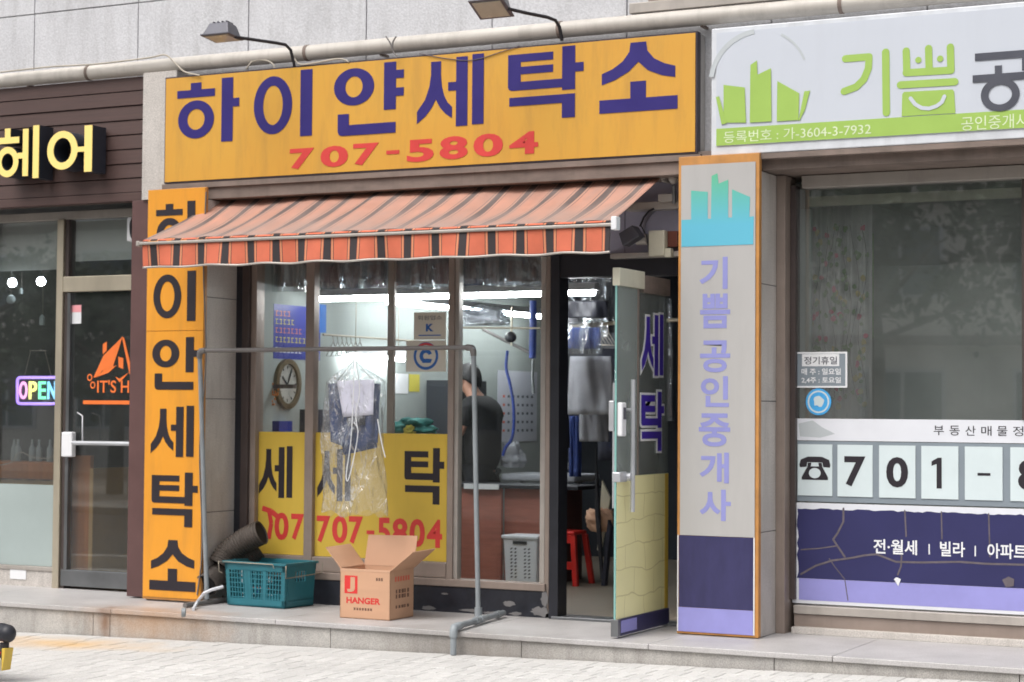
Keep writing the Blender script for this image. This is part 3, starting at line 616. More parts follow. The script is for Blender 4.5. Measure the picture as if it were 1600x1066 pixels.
obj('housing', pxbox(1013, 360, 1038, 400, -.12, -.062), M['cream'], o, bevel=.006); obj('outlet', pxbox(1038, 388, 1048, 402, -.11, -.062), M['cream'], o, bevel=.004)
o = obj('meter_box', pxbox(1038, 361, 1058, 386, -.06, .0), M['brownplastic'], bevel=.004); tag(o, 'small brown box beside the cream junction box', 'electrical box')
o = obj('bell_housing', MB().tube([P(995, 376, -.04), P(1012, 374, -.04)], [.03, .035], 16), M['alulight']); tag(o, 'short grey cylinder left of the cream junction box', 'bell')
o = thing('tilted_floodlight', 'small dark floodlight hanging tilted on a curved arm beside the awning end', 'floodlight', P(985, 372, -.15))
c_ = P(986, 368, -.15); a = math.radians(28); ux = Vector((math.cos(a), 0, math.sin(a))); uz = Vector((-math.sin(a), 0, math.cos(a)))
obj('housing', MB().hexa([c_+ux*x+uz*z+Vector((0, y, 0)) for z, s in ((-.045, 1), (.04, .8)) for x, y in ((-.065*s, -.05), (.065*s, -.05), (.065*s, .05), (-.065*s, .05))]), M['lamp'], o, bevel=.006)
q = [P(1000, 354, -.15), P(1006, 340, -.13), P(1014, 330, -.1), P(1026, 324, -.06), P(1030, 320, .0)]
obj('arm', MB().tube(q, .007, 8), M['cableblack'], o); obj('cable', MB().tube([P(1001, 352, -.16), P(1010, 368, -.14), P(1013, 385, -.1), P(1014, 392, -.07)], .004, 6), M['cableblack'], o)
o = thing('roller_bracket', 'pale round bracket on the wall at the right end of the awning', 'bracket', P(1052, 312, -.12))
obj('knob', MB().ball(P(1052, 279, -.14), .03, .03, .036), M['alulight'], o); obj('stem', MB().tube([P(1053, 290, -.13), P(1053, 318, -.1)], .013, 8), M['steeldark'], o)
obj('arm_box', pxbox(1028, 303, 1050, 315, -.12, -.05), M['alulight'], o, bevel=.003)

# open glass door, swung out square to the wall
DX = 1.08
dr = thing('open_glass_door', 'open glass door lettered in navy over a yellow brick pattern film', 'door', (DX, -.35, 0))
yf = PX(962, 700, DX).y; yh = .02; zT = PX(962, 418, DX).z
class DF(Frame): pass
dfm = Frame((DX+.006, 0, 0), (0, 1, 0), (0, 0, 1), (1, 0, 0))
def dbox(y0, y1, z0, z1, d0, d1): return MB().fbox(dfm, y0, y1, z0, z1, d0, d1)
zc = PX(962, 446, DX).z; zy = PX(960, 745, DX).z; zb_ = PX(962, 968, DX).z
obj('glass_panel', dbox(yf+.0, yh, .12, zT-.02, -.012, 0), M['glassD'], dr)
obj('glass_edge', dbox(yf-.004, yf-.0005, .1, zT-.1, -.012, 0), M['glassedge'], dr)
obj('top_rail', dbox(yf-.006, yf+.38, zc, zT, -.03, .018), M['cream'], dr, bevel=.004)
obj('top_rail', dbox(yf+.383, yh, zc-.02, zT-.02, -.026, .014), M['lintel'], dr, bevel=.004)
obj('frame_strip', dbox(yf+.30, yf+.325, zy, zc-.002, .001, .004), M['alu'], dr)
obj('pale_reflection', dbox(yf+.003, yf+.298, zy+.002, zc-.003, .001, .003), M['palereflection'], dr)  # added strip, paints the pale reflection on the upper door glass
obj('brick_film', dbox(yf+.002, yh, zb_, zy, .0008, .003), M['brickfilm'], dr)
obj('film_edge', dbox(yf+.75, yh, zb_, zy-.002, .0032, .0044), M['yellowvinyl'], dr)
obj('bottom_rail', dbox(yf-.004, yh, .012, zb_-.002, -.025, .015), M['violet'], dr, bevel=.003)
obj('bottom_cap', dbox(yf-.008, yf+.03, .012, zb_, -.028, .018), M['steeldark'], dr, bevel=.002)
obj('bottom_film', dbox(yf+.04, yf+.28, .03, zb_-.01, .016, .017), M['lavender'], dr)
def dfr(l, tp, r, b):
    y0 = PX(l, (tp+b)/2, DX+.008).y; y1 = PX(r, (tp+b)/2, DX+.008).y; z1 = PX((l+r)/2, tp, DX+.008).z; z0 = PX((l+r)/2, b, DX+.008).z
    return Frame((DX+.008, y0, z0), (0, y1-y0, 0), (0, 0, z1-z0), (1, 0, 0))
for ch, bxx in (('세', (1002, 490, 1035, 587)), ('탁', (1001, 612, 1036, 705))):
    fr = dfr(*bxx); cx = .5
    mb = MB()     # white outline: the same strokes, each grown by a margin
    mu, mv = .014/fr.u.length, .014/fr.v.length
    for k, s in enumerate(G[ch]):
        pts = [(x, 1-y) for x, y in s[1]]
        n_ = len(pts); area = sum(pts[i][0]*pts[(i+1) % n_][1]-pts[(i+1) % n_][0]*pts[i][1] for i in range(n_)); sg = 1 if area > 0 else -1
        out = []
        for i in range(n_):
            p0, p1, p2 = Vector(pts[i-1]), Vector(pts[i]), Vector(pts[(i+1) % n_])
            W_, H_ = fr.u.length, fr.v.length
            e1 = Vector(((p1-p0).x*W_, (p1-p0).y*H_)).normalized(); e2 = Vector(((p2-p1).x*W_, (p2-p1).y*H_)).normalized()
            nn = Vector((e1.y, -e1.x))*sg+Vector((e2.y, -e2.x))*sg; dd_ = max(nn.length_squared/2, .35); nn = nn/dd_
            out.append((p1.x+nn.x*.014/W_, p1.y+nn.y*.014/H_))
        mb.prism(out, fr, .001, .0003+k*.0007)
    obj('letter_outline', mb, M['brightwhite'], dr); obj('letter', glyph(MB(), ch, fr, .001, .0052), M['doornavy'], dr)
hy = PX(989, 640, DX+.06).y; hz1, hz0 = PX(989, 593, DX+.06).z, PX(989, 800, DX+.06).z
obj('handle', MB().tube([(DX+.06, hy, hz0), (DX+.06, hy, hz1)], .014, 14), M['chrome'], dr)
for z in (hz0+.22, hz1-.18): obj('handle_mount', MB().tube([(DX+.0, hy, z), (DX+.06, hy, z)], .01, 10), M['chrome'], dr)
obj('handle', MB().tube([(DX-.05, hy-.02, hz0+.02), (DX-.05, hy-.02, hz1-.02)], .012, 12), M['chrome'], dr)
ly = PX(972, 655, DX+.03).y; lz0, lz1 = PX(972, 682, DX+.02).z, PX(972, 629, DX+.02).z
obj('lock', MB().box(DX+.004, DX+.04, ly-.02, ly+.045, lz0, lz1), M['white'], dr, bevel=.008)
obj('lock', MB().box(DX-.045, DX-.01, ly-.03, ly+.02, lz0+.03, lz1+.01), M['chrome'], dr, bevel=.006)
obj('keypad', MB().box(DX+.0405, DX+.043, ly-.005, ly+.03, lz0+.1, lz1-.03), M['darkgrey'], dr)
kz = PX(970, 745, DX).z
obj('latch', MB().box(DX-.02, DX+.035, yf-.012, yf+.1, kz-.03, kz+.03), M['chrome'], dr, bevel=.008)
obj('latch_cap', MB().tube([(DX+.035, yf+.1, kz), (DX+.06, yf+.1, kz)], .025, 14), M['chrome'], dr)

# ------------------------------------------------------------ awning
AX1 = 1.10
aw = thing('striped_awning', 'faded orange and black striped awning stretched out over the laundry front', 'awning', ((AX0+AX1)/2, -.1, 2.85))
def awn(u, v):     # v from wall to front bar
    x = AX0+(AX1-AX0)*u; y = -.06-.84*v; z = 2.835-.385*v-(.03+.012*math.sin(u*9.3+1))*math.sin(math.pi*v)+.009*math.sin(u*31+2*v)*math.sin(math.pi*v)+.005*math.sin(u*77+v*3)*v+.004*math.sin(u*130-v*6)*math.sin(math.pi*v)
    return (x, y, z)
obj('cloth', MB().grid(awn, 140, 16), M['awn'], aw, solid=.003, recalc=False)
def val(u, v):
    x = AX0+(AX1-AX0)*u; a_ = .012*math.sin(u*60)+.01*math.sin(u*23+1)
    return (x, -.915+a_*v-.004, 2.415-.155*v+.004*math.sin(u*50)*v)
obj('valance', MB().grid(val, 260, 8), M['val'], aw, solid=.002, recalc=False)
def valt(u, v): p = val(u, 1); return (p[0], p[1]-.003, p[2]+.010-.014*v)
obj('valance_trim', MB().grid(valt, 260, 1), M['alulight'], aw, solid=.004, recalc=False)
def lip(u, v): return (AX0+(AX1-AX0)*u, -.9-.018*v, 2.45-.012*v)
obj('cloth_lip', MB().grid(lip, 30, 2), M['val'], aw, solid=.002, recalc=False)
bx('front_bar', (AX0-.02, AX1+.01, -.935, -.885, 2.412, 2.432), M['alulight'], aw, bevel=.006)
bx('end_cap', (AX1+.008, AX1+.045, -.94, -.88, 2.39, 2.47), M['white'], aw, bevel=.006)
bx('end_cap', (AX0-.045, AX0-.018, -.935, -.885, 2.405, 2.44), M['alulight'], aw, bevel=.006)
obj('roller', MB().tube([(AX0, -.075, 2.852), (AX1, -.075, 2.852)], .035, 16), M['awn'], aw)
for x in (AX0-.02, AX1+.01): bx('bracket', (x-.012, x+.012, -.14, -.17+.2, 2.76, 2.9), M['alulight'], aw, bevel=.003)
for s, xa in ((1, -1.9), (-1, .85)):
    p0 = Vector((xa, -.1, 2.7)); p1 = Vector((xa+s*.42, -.45, 2.53)); p2 = Vector((xa+s*.05, -.89, 2.415))
    obj('folding_arm', MB().tube([p0, p1], .016, 10).tube([p1, p2], .014, 10).ball(p1, .026), M['alulight'], aw)

# ------------------------------------------------------------ floodlights over the sign
def flood(cx, cy, tilt, arm, label, Y, s=1.0):
    c_ = P(cx, cy, Y); o = thing('floodlight', label, 'floodlight', c_, 'floodlights above the orange sign')
    q = lambda x, y, z: c_+Vector((x*s, y*s*math.cos(tilt)-z*s*math.sin(tilt), y*s*math.sin(tilt)+z*s*math.cos(tilt)))
    top = [(-.085, -.06, .09), (.085, -.06, .09), (.085, .06, .09), (-.085, .06, .09)]; bot = [(-.125, -.1, -.02), (.125, -.1, -.02), (.125, .1, -.02), (-.125, .1, -.02)]
    obj('housing', MB().hexa([q(*p) for p in bot]+[q(*p) for p in top]), M['lamp'], o, bevel=.008)
    obj('lens', MB().hexa([q(x*.86, y*.84, -.024) for x, y, z in bot]+[q(x*.86, y*.84, -.019) for x, y, z in bot]), M['lampglass'], o)
    obj('rim', MB().hexa([q(x*1.05, y*1.05, -.019) for x, y, z in bot]+[q(x*1.05, y*1.05, -.006) for x, y, z in bot]), M['lamp'], o, bevel=.003)
    for k in range(4): obj('fin', MB().hexa([q(x, y, z) for z in (.085, .105) for x, y in ((-.06+k*.04-.004, -.045), (-.06+k*.04+.004, -.045), (-.06+k*.04+.004, .045), (-.06+k*.04-.004, .045))]), M['lamp'], o)
    obj('arm', MB().tube(arm, .011, 10), M['cableblack'], o)
    return o
Y1 = -.75
flood(347, 56, math.radians(-6), [P(368, 58, Y1), P(395, 62, -.6), P(430, 67, -.45), P(446, 70, -.38), P(454, 78, -.33), P(459, 98, -.31), P(460, 104, -.30)], 'left grey floodlight on a black arm, pointing down over the sign', Y1, .86)
flood(768, 11, math.radians(-26), [P(795, 14, Y1), P(820, 20, -.6), P(855, 27, -.45), P(868, 32, -.38), P(874, 42, -.33), P(877, 56, -.31), P(878, 64, -.30)], 'right grey floodlight on a black arm, its pale lens showing', Y1, .9)
# loose cables
def cable(pts, label, m='cable', r=.006):
    o = obj('cable', MB().tube(pts, r, 6), M[m]); tag(o, label, 'cable'); return o
def sm(pts, Y, n=6):
    p = [P(a, b, Y) for a, b in pts]; out = []
    for i in range(len(p)-1):
        p0, p1, p2, p3 = p[max(i-1, 0)], p[i], p[i+1], p[min(i+2, len(p)-1)]
        for k in range(n):
            t_ = k/n; out.append(.5*((2*p1)+(p2-p0)*t_+(2*p0-5*p1+4*p2-p3)*t_*t_+(3*p1-p0-3*p2+p3)*t_**3))
    return out+[p[-1]]
cable(sm([(0, 113), (45, 108), (85, 104), (140, 101), (180, 97), (235, 90), (258, 86), (272, 97), (288, 112), (312, 118)], -.32), 'pale cable hanging in a loop left of the orange sign')
cable(sm([(385, 108), (395, 96), (412, 94), (425, 99), (430, 108)], -.28), 'short curled pale cable behind the left floodlight arm')
cable(sm([(460, 92), (470, 101), (500, 97), (530, 92), (545, 97)], -.31), 'pale cable lying along the top edge of the orange sign')
cable(sm([(603, 57), (610, 68), (614, 80), (620, 88)], -.36)+[], 'short forked wire end sticking up above the orange sign', 'pvcdark', .005)
cable(sm([(619, 57), (614, 66), (613, 76)], -.36), 'second prong of the wire end above the orange sign', 'pvcdark', .005)
cable(sm([(655, 84), (700, 92), (740, 94), (790, 79), (812, 72)], -.312), 'thin dark wire sagging over the top edge of the orange sign', 'branch', .003)
cable(sm([(322, 300), (318, 420), (322, 560), (312, 700), (316, 850), (308, 930)], -.37), 'thin grey cable running down the right edge of the vertical orange sign', 'pvcdark', .005)

# ------------------------------------------------------------ pipe rack in front of the window
RY = -.45
rk = thing('pipe_rack', 'grey pipe clothes rack standing in front of the laundry window', 'rack', (P(530, 548, RY).x, RY, 0))
tl, trr = P(312, 548, RY), P(740, 543, RY)
bl_ = Vector((P(317, 905, RY).x, RY+.05, .04)); br_ = Vector((P(745, 965, RY).x, RY+.02, .035))
obj('top_rail', MB().tube([tl, trr], .015, 14), M['pvcdark'], rk)
obj('post', MB().tube([tl, bl_], .016, 14), M['pvc'], rk); obj('post', MB().tube([trr, br_], .016, 14), M['pvc'], rk)
for c_, d in ((tl, 1), (trr, -1)):
    obj('elbow', MB().tube([c_+Vector((d*.05, 0, 0)), c_+Vector((d*.02, 0, -.002)), c_+Vector((d*.002, 0, -.02)), c_+Vector((0, 0, -.055))], .021, 14), M['pvcdark'], rk)
fb = PZ(778, 952, .03); ff = Vector((P(711, 984, -.95).x, -.95, .03)); fb = Vector((br_.x-.0, -.08, .03))
obj('foot', MB().tube([fb, ff], .019, 14), M['pvc'], rk)
for k, tt in enumerate((.1, .45, .55, .9)): c_ = fb.lerp(ff, tt); obj('coupling', MB().tube([c_, c_+(ff-fb).normalized()*.05], .024, 14), M['pvc'], rk)
obj('tee', MB().tube([br_+Vector((0, 0, .06)), br_], .024, 14), M['pvc'], rk)
gd = gz(ff.x)
obj('drop_foot', MB().tube([ff+Vector((0, .02, 0)), ff+Vector((0, -.012, -.004)), ff+Vector((0, -.02, -.03)), Vector((ff.x, ff.y-.02, gd+.003))], .019, 14), M['pvc'], rk)
obj('elbow', MB().tube([ff+Vector((0, .04, 0)), ff+Vector((0, -.01, -.002)), ff+Vector((0, -.02, -.02)), ff+Vector((0, -.02, -.06))], .024, 14), M['pvc'], rk)
lf0 = PZ(347, 918, .02); lf0 = Vector((bl_.x+.02, -.15, .02)); lf1 = Vector((bl_.x+.0, -.9, .02))
lb = Vector((bl_.x, bl_.y, .02))
o = thing('bent_white_rod', 'bent white rod lying at the foot of the vertical orange sign', 'rod', PZ(302, 952))
obj('rod', MB().tube([PZ(302, 952, .01), PZ(309, 940, .04), P(319, 927, -.66), P(330, 922, -.62), P(348, 917, -.55)], .011, 10), M['whiteframe'], o)
obj('left_foot', MB().tube([lb+Vector((0, .2, 0)), lb+Vector((0, -.25, 0))], .017, 12), M['pvcdark'], rk)
o = obj('pipe_stub', MB().tube([PZ(284, 957, .02), PZ(290, 957, .02)], .03, 16), M['pvc']); tag(o, 'grey pipe stub lying on the step edge under the orange sign', 'pipe')

# ------------------------------------------------------------ corrugated hoses
def hose(pts, r, label):
    # resample and corrugate
    P_ = []; out = []; rs = []
    for i in range(len(pts)-1):
        p0, p1, p2, p3 = pts[max(i-1, 0)], pts[i], pts[i+1], pts[min(i+2, len(pts)-1)]
        for k in range(40):
            t_ = k/40; P_.append(.5*((2*p1)+(p2-p0)*t_+(2*p0-5*p1+4*p2-p3)*t_*t_+(3*p1-p0-3*p2+p3)*t_**3))
    P_.append(pts[-1]); L_ = 0
    for i, p in enumerate(P_):
        if i: L_ += (p-P_[i-1]).length
        rs.append(r*(1+.06*math.sin(L_/.022*2*math.pi)))
    o = thing('corrugated_hose', label, 'hose', pts[-1], 'corrugated hoses on the step')
    obj('hose', MB().tube(P_, rs, 20, cap=False), M['hose'], o)
    for e, q in ((P_[0], P_[2]), (P_[-1], P_[-3])):
        d = (q-e).normalized(); obj('end_opening', MB().tube([e+d*.01, e+d*.012], r*.93, 20), M['holedark'], o)
hose([P(409, 832, -.12), P(385, 843, -.14), P(358, 862, -.18), P(343, 884, -.24)], .082, 'upper brown corrugated hose end leaning on the window')
hose([P(404, 856, -.0), P(380, 872, -.06), P(352, 893, -.14), P(334, 903, -.24), P(322, 915, -.34)], .08, 'lower brown corrugated hose pushed behind the teal crate')
hose([P(345, 938, -.06), P(318, 938, -.16)], .06, 'short dark hose piece lying behind the pipe rack foot')

# ------------------------------------------------------------ teal crate
ca = math.radians(-5); A0 = Vector((-2.0, -.34, .004))
def crate():
    u = Vector((math.cos(ca), math.sin(ca), 0)); v = Vector((-math.sin(ca), math.cos(ca), 0)); zv = Vector((0, 0, 1))
    W, D, H, tp = .52, .34, .295, .014
    t = thing('teal_crate', 'teal plastic crate with slotted sides standing on the step', 'crate', A0+u*W/2+v*D/2)
    def q(x, y, z):   # tapers towards the foot
        k = tp*(1-z/H); return A0+u*(x+(k if x < W/2 else -k))+v*(y+(k if y < D/2 else -k))+zv*z
    def plate(x0, x1, y0, y1, z0, z1, n=None):
        return MB().hexa([q(x0, y0, z0), q(x1, y0, z0), q(x1, y1, z0), q(x0, y1, z0), q(x0, y0, z1), q(x1, y0, z1), q(x1, y1, z1), q(x0, y1, z1)])
    th = .008
    obj('floor', plate(0, W, 0, D, .0, .012), M['teal'], t)
    for (x0, x1, y0, y1) in ((0, .03, 0, .03), (W-.03, W, 0, .03), (0, .03, D-.03, D), (W-.03, W, D-.03, D)): obj('corner_post', plate(x0, x1, y0, y1, .0, H), M['teal'], t, bevel=.006)
    for (a, b) in ((0, .05), (H-.055, H)):
        for r_ in ((0, W, 0, th), (0, W, D-th, D), (0, th, 0, D), (W-th, W, 0, D)): obj('band', plate(*r_, a, b), M['teal'], t)
    for r_ in ((-.012, W+.012, -.012, .006), (-.012, W+.012, D-.006, D+.012), (-.012, .006, 0, D), (W-.006, W+.012, 0, D)): obj('rim', plate(*r_, H-.012, H+.004), M['teal'], t, bevel=.002)
    mb = MB()
    for k in range(20):
        x = .03+k*(W-.06)/19
        if not (.17 < x < .20 or .33 < x < .36):
            mb.hexa([q(x-.004, 0, .05), q(x+.004, 0, .05), q(x+.004, th, .05), q(x-.004, th, .05), q(x-.004, 0, H-.05), q(x+.004, 0, H-.05), q(x+.004, th, H-.05), q(x-.004, th, H-.05)])
            mb.hexa([q(x-.004, D-th, .05), q(x+.004, D-th, .05), q(x+.004, D, .05), q(x-.004, D, .05), q(x-.004, D-th, H-.05), q(x+.004, D-th, H-.05), q(x+.004, D, H-.05), q(x-.004, D, H-.05)])
        else: mb.hexa([q(x-.015, 0, .05), q(x+.015, 0, .05), q(x+.015, th, .05), q(x-.015, th, .05), q(x-.015, 0, H-.05), q(x+.015, 0, H-.05), q(x+.015, th, H-.05), q(x-.015, th, H-.05)])
    for k in range(6):
        z = .055+k*.032; mb.hexa([q(0, .001, z), q(W, .001, z), q(W, th-.001, z), q(0, th-.001, z), q(0, .001, z+.006), q(W, .001, z+.006), q(W, th-.001, z+.006), q(0, th-.001, z+.006)])
    obj('slotted_side', mb, M['teal'], t)
    for sx_ in (0, W):
        x0, x1 = (0, th) if sx_ == 0 else (W-th, W)
        obj('end_panel', plate(x0, x1, .03, D-.03, .045, .17), M['teal'], t); obj('end_panel', plate(x0, x1, .03, .11, .17, H-.05), M['teal'], t); obj('end_panel', plate(x0, x1, D-.11, D-.03, .17, H-.05), M['teal'], t)
    wpts = [q(W+.01, .0, H-.01), q(W+.03, -.03, H-.01), q(W+.03, -.03, H-.09), q(W+.03, D*.5, H-.085), q(W+.03, D+.03, H-.08), q(W+.03, D+.03, H-.01)]
    obj('wire_handle', MB().tube(wpts, .004, 6), M['wire'], t)
    wpts = [q(-.01, .0, H-.01), q(-.03, -.03, H-.0), q(-.03, -.03, H-.07), q(-.01, -.02, H-.08)]; obj('wire_handle', MB().tube(wpts, .004, 6), M['wire'], t)
    obj('wire_handle', MB().tube([q(.0, -.015, H-.004), q(W*.82, -.015, H-.004), q(W*.84, -.015, H-.03)], .0035, 6), M['wire'], t)
    # faded marks on the long side
    fr = Frame(q(.05, -.001, .0), u, zv, -v)
    for (x, z, ww, hh, m) in ((.07, .2, .012, .045, 'white'), (.09, .2, .008, .035, 'white'), (.07, .15, .01, .035, 'white'), (.1, .15, .008, .03, 'white'), (.26, .2, .03, .03, 'cardpink'), (.3, .17, .035, .03, 'white'), (.07, .08, .11, .01, 'white'), (.07, .055, .12, .008, 'white'), (.2, .085, .03, .025, 'bluehose'), (.25, .08, .09, .01, 'white'), (.1, .118, .22, .012, 'cardpink')):
        kk = tp*(1-z/H); n_ = max(1, int(ww/.011))
        for i in range(n_): obj('faded_print', MB().fbox(fr, x+i*.011, x+i*.011+.007, z, z+hh, -kk*.8-.006, -kk*.8+.003+.0), M[m], t)
    return t
crate()

# ------------------------------------------------------------ carton
def carton():
    c0 = PZ(531, 965, .002); c1 = PZ(609, 970, .002); u = (c1-c0); W = u.length; u.normalize(); v = Vector((-u.y, u.x, 0)); z = Vector((0, 0, 1))
    D, H = .30, .315; th = .005
    t = thing('cardboard_carton', 'open cardboard hanger carton with raised flaps on the step', 'box', c0+u*W/2+v*D/2)
    def w_(a, b, n):   # wall from a to b, thickness inward
        return MB().hexa([a, b, b+n*th, a+n*th, a+z*H, b+z*H, b+z*H+n*th, a+z*H+n*th])
    A, B, Cc, Dd = c0, c0+u*W, c0+u*W+v*D, c0+v*D
    wa = obj('front_side', w_(A, B, v), M['card'], t); wb = obj('right_side', w_(B, Cc, -u), M['card'], t)
    obj('back_side', w_(Dd, Cc, -v), M['card'], t); obj('left_side', w_(A, Dd, u), M['card'], t)
    obj('bottom', MB().hexa([A+z*.001, B+z*.001, Cc+z*.001, Dd+z*.001, A+z*.006, B+z*.006, Cc+z*.006, Dd+z*.006]), M['cardin'], t)
    def flap(a, b, out, ang, l, k=.0):
        d = out*math.cos(ang)+z*math.sin(ang); nn = (b-a).normalized().cross(d).normalized()
        a2, b2 = a+z*H, b+z*H; e = (b-a)*k; bend = z*.006
        return MB().hexa([a2, b2, b2+d*l-e+bend, a2+d*l+e, a2+nn*th, b2+nn*th, b2+d*l-e+nn*th+bend, a2+d*l+e+nn*th])
    obj('flap', flap(Dd, Cc, v, math.radians(75), .2), M['cardin'], t)
    obj('flap', flap(A, Dd, -u, math.radians(48), .17, .0), M['card'], t)
    obj('flap', flap(B, Cc, u, math.radians(38), .2, .0), M['card'], t)
    obj('flap', flap(A, B, -v, math.radians(-86), .0195), M['cardin'], t)
    fr = Frame(c0, u*W, z*H, -v)
    obj('logo', MB().prism([(.09, .5), (.35, .5), (.35, .86), (.09, .86)], fr, .0006, .0004), M['cardred'], t)
    obj('logo_letter', text(MB(), 'J', Frame(fr.at(.14, .53, .001), fr.u*.16, fr.v*.3, fr.n), .0006, .0002, bold=.05), M['card'], t)
    obj('lettering', text(MB(), 'HANGER', Frame(fr.at(.13, .30, 0), fr.u*.68, fr.v*.13, fr.n), .0006, .0003, bold=.035), M['cardred'], t)
    for k in range(7): obj('small_print', MB().fbox(fr, .28+k*.055, .28+k*.055+.035, .17, .22, .0003, .0009), M['cardtext'], t)
    for k in range(3): obj('small_print', MB().fbox(fr, .72+k*.05, .72+k*.05+.035, .78, .84, .0003, .0009), M['cardtext'], t)
    obj('crease', MB().fbox(fr, .01, .99, .955, .962, .0002, .0006), M['cardtext'], t)
    for x_, z_, w_, h_ in ((.62, .38, .05, .004), (.2, .08, .09, .004), (.8, .6, .004, .06), (.5, .9, .06, .004)): obj('scuff', MB().fbox(fr, x_, x_+w_, z_, z_+h_, .0002, .0007), M['cardin'], t)
    fr = Frame(B, v*D, z*H, u)
    for x0, z0, z1, m in ((.2, .76, .86, 'cardpink'),): 
        for k in range(6): obj('small_print', MB().fbox(fr, x0+k*.11, x0+k*.11+.07, z0, z1, .0003, .0009), M[m], t)
    for zz in ((.52, .6), (.42, .5), (.22, .28)):
        for k in range(5): obj('small_print', MB().fbox(fr, .24+k*.12, .24+k*.12+.06+.02*((k*7) % 3), zz[0], zz[1], .0003, .0009), M['cardtext'], t)
carton()

# ------------------------------------------------------------ garment in plastic on the rack
HY = -.45
t = thing('hanging_garment', 'navy trousers on a hanger under clear plastic hooked on the pipe rack', 'clothes', P(552, 600, HY))
hk = P(554, 547, HY)
obj('hanger', MB().tube([hk+Vector((-.02, 0, .0)), hk+Vector((-.014, 0, .02)), hk+Vector((.005, 0, .024)), hk+Vector((.017, 0, .005)), hk+Vector((.004, 0, -.03)), hk+Vector((0, 0, -.06)), P(523, 602, HY), P(590, 602, HY), hk+Vector((0, 0, -.06))], .0035, 6), M['wire'], t)
def sheet_px(corners, Y, nu, nv, depth, seed, amp=.012, fold=9):
    random.seed(seed); ph = [random.uniform(0, 6) for _ in range(4)]
    (x0, y0), (x1, y1), (x2, y2), (x3, y3) = corners     # tl tr br bl
    def fn(u, v):
        a = (x0*(1-u)+x1*u)*(1-v)+(x3*(1-u)+x2*u)*v; b = (y0*(1-u)+y1*u)*(1-v)+(y3*(1-u)+y2*u)*v
        d = amp*math.sin(u*fold+ph[0]+v*1.5)+amp*.5*math.sin(u*fold*2.3+ph[1]-v*3)
        return P(a, b, Y+d-depth*math.sin(math.pi*u))
    return fn
obj('trouser_leg', MB().grid(sheet_px([(513, 600), (545, 598), (551, 704), (518, 690)], HY+.01, 10, 12, .02, 1), 10, 12), M['denim'], t, solid=.012)
obj('trouser_leg', MB().grid(sheet_px([(570, 598), (594, 600), (589, 692), (560, 706)], HY+.01, 10, 12, .02, 2), 10, 12), M['denim'], t, solid=.012)
obj('trouser_seat', MB().grid(sheet_px([(520, 600), (590, 600), (588, 700), (538, 711)], HY+.03, 14, 12, .01, 3, .01, 12), 14, 12), M['denim'], t, solid=.014)
obj('lining', MB().grid(sheet_px([(540, 645), (568, 645), (570, 664), (544, 666)], HY-.022, 6, 4, .0, 4, .002), 6, 4), M['denimdark'], t, solid=.003)
obj('paper_guard', MB().grid(sheet_px([(526, 595), (585, 593), (583, 648), (536, 652)], HY-.034, 8, 6, .0, 5, .003, 4), 8, 6), M['paper'], t, solid=.001)
random.seed(11)
def cover(u, v):      # a closed bag: loop around u
    a = 2*math.pi*u; s = min(1, .12+v*3.2) if v < .3 else 1
    sh = min(1, v/.13); w_ = (.012+.205*sh+.02*v)*(1+.05*math.sin(a*5+v*9)+.03*math.sin(a*11-v*17)); d_ = (.015+.05*sh)*(1+.25*math.sin(a*4+v*14))
    c_ = P(553, 565+238*v, HY-.0)
    return c_+Vector((w_*math.cos(a)+.01*math.sin(v*8), -.005+d_*math.sin(a), .012*math.sin(a*7+v*5)*v-.03*(v > .9)*math.sin(a*3)*.5))
obj('plastic_cover', MB().grid(cover, 90, 60), M['plasticfilm'], t, recalc=False)
for pts in ([(552, 560), (552, 620), (548, 690), (541, 742), (545, 748), (556, 700), (559, 672), (553, 660)], [(556, 562), (562, 610), (556, 648), (560, 676)], [(590, 655), (596, 690), (602, 715)]):
    obj('plastic_fold', MB().tube(sm(pts, HY-.07), .0035, 6), M['white'], t)

# ------------------------------------------------------------ laundry interior
IX0, IX1, IYB, IZ = -2.15, 1.24, 5.0, 2.62
def st(name, b, m): o = bx(name, b, m, kind='structure'); return o
st('floor', (IX0-.2, IX1+.2, .1, IYB+.1, -.1, .002), M['intfloor'])
st('ceiling', (IX0-.2, IX1+.2, .16, IYB+.1, IZ, IZ+.1), M['intceil'])
st('interior_wall', (IX0-.1, IX0, .14, IYB, .0, IZ), M['intwall'])
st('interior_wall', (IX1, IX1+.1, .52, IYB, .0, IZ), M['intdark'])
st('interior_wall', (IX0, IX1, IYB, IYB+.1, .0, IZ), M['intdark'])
# recessed column by the window
o = bx('wall_column', (IX0+.001, PX(428, 600, -2.05).x+.0, .17, PX(428, 600, -2.04).y, .0, IZ), M['intwall'], kind='structure')
# lights
def lamp_row(p0, p1, label, w_=.05):
    d = (p1-p0); L_ = d.length; d.normalize(); s_ = Vector((-d.y, d.x, 0)); t = thing('fluorescent_light', label, 'ceiling light', (p0+p1)/2, 'fluorescent lights in the laundry')
    z = Vector((0, 0, 1)); n_ = max(1, round(L_/1.2))
    obj('fixture', MB().hexa([p0-s_*w_+z*.02, p1-s_*w_+z*.02, p1+s_*w_+z*.02, p0+s_*w_+z*.02, p0-s_*w_*.6+z*.07, p1-s_*w_*.6+z*.07, p1+s_*w_*.6+z*.07, p0+s_*w_*.6+z*.07]), M['white'], t)
    for k in range(n_):
        a, b = p0+d*(L_*k/n_+.02), p0+d*(L_*(k+1)/n_-.02); obj('tube', MB().tube([a, b], .018, 10), M['tubelight'], t)
    for q in (p0+d*.1, p1-d*.1): obj('hanger_wire', MB().tube([q+z*.07, Vector((q.x, q.y, IZ))], .003, 5), M['wire'], t)
za = 2.145
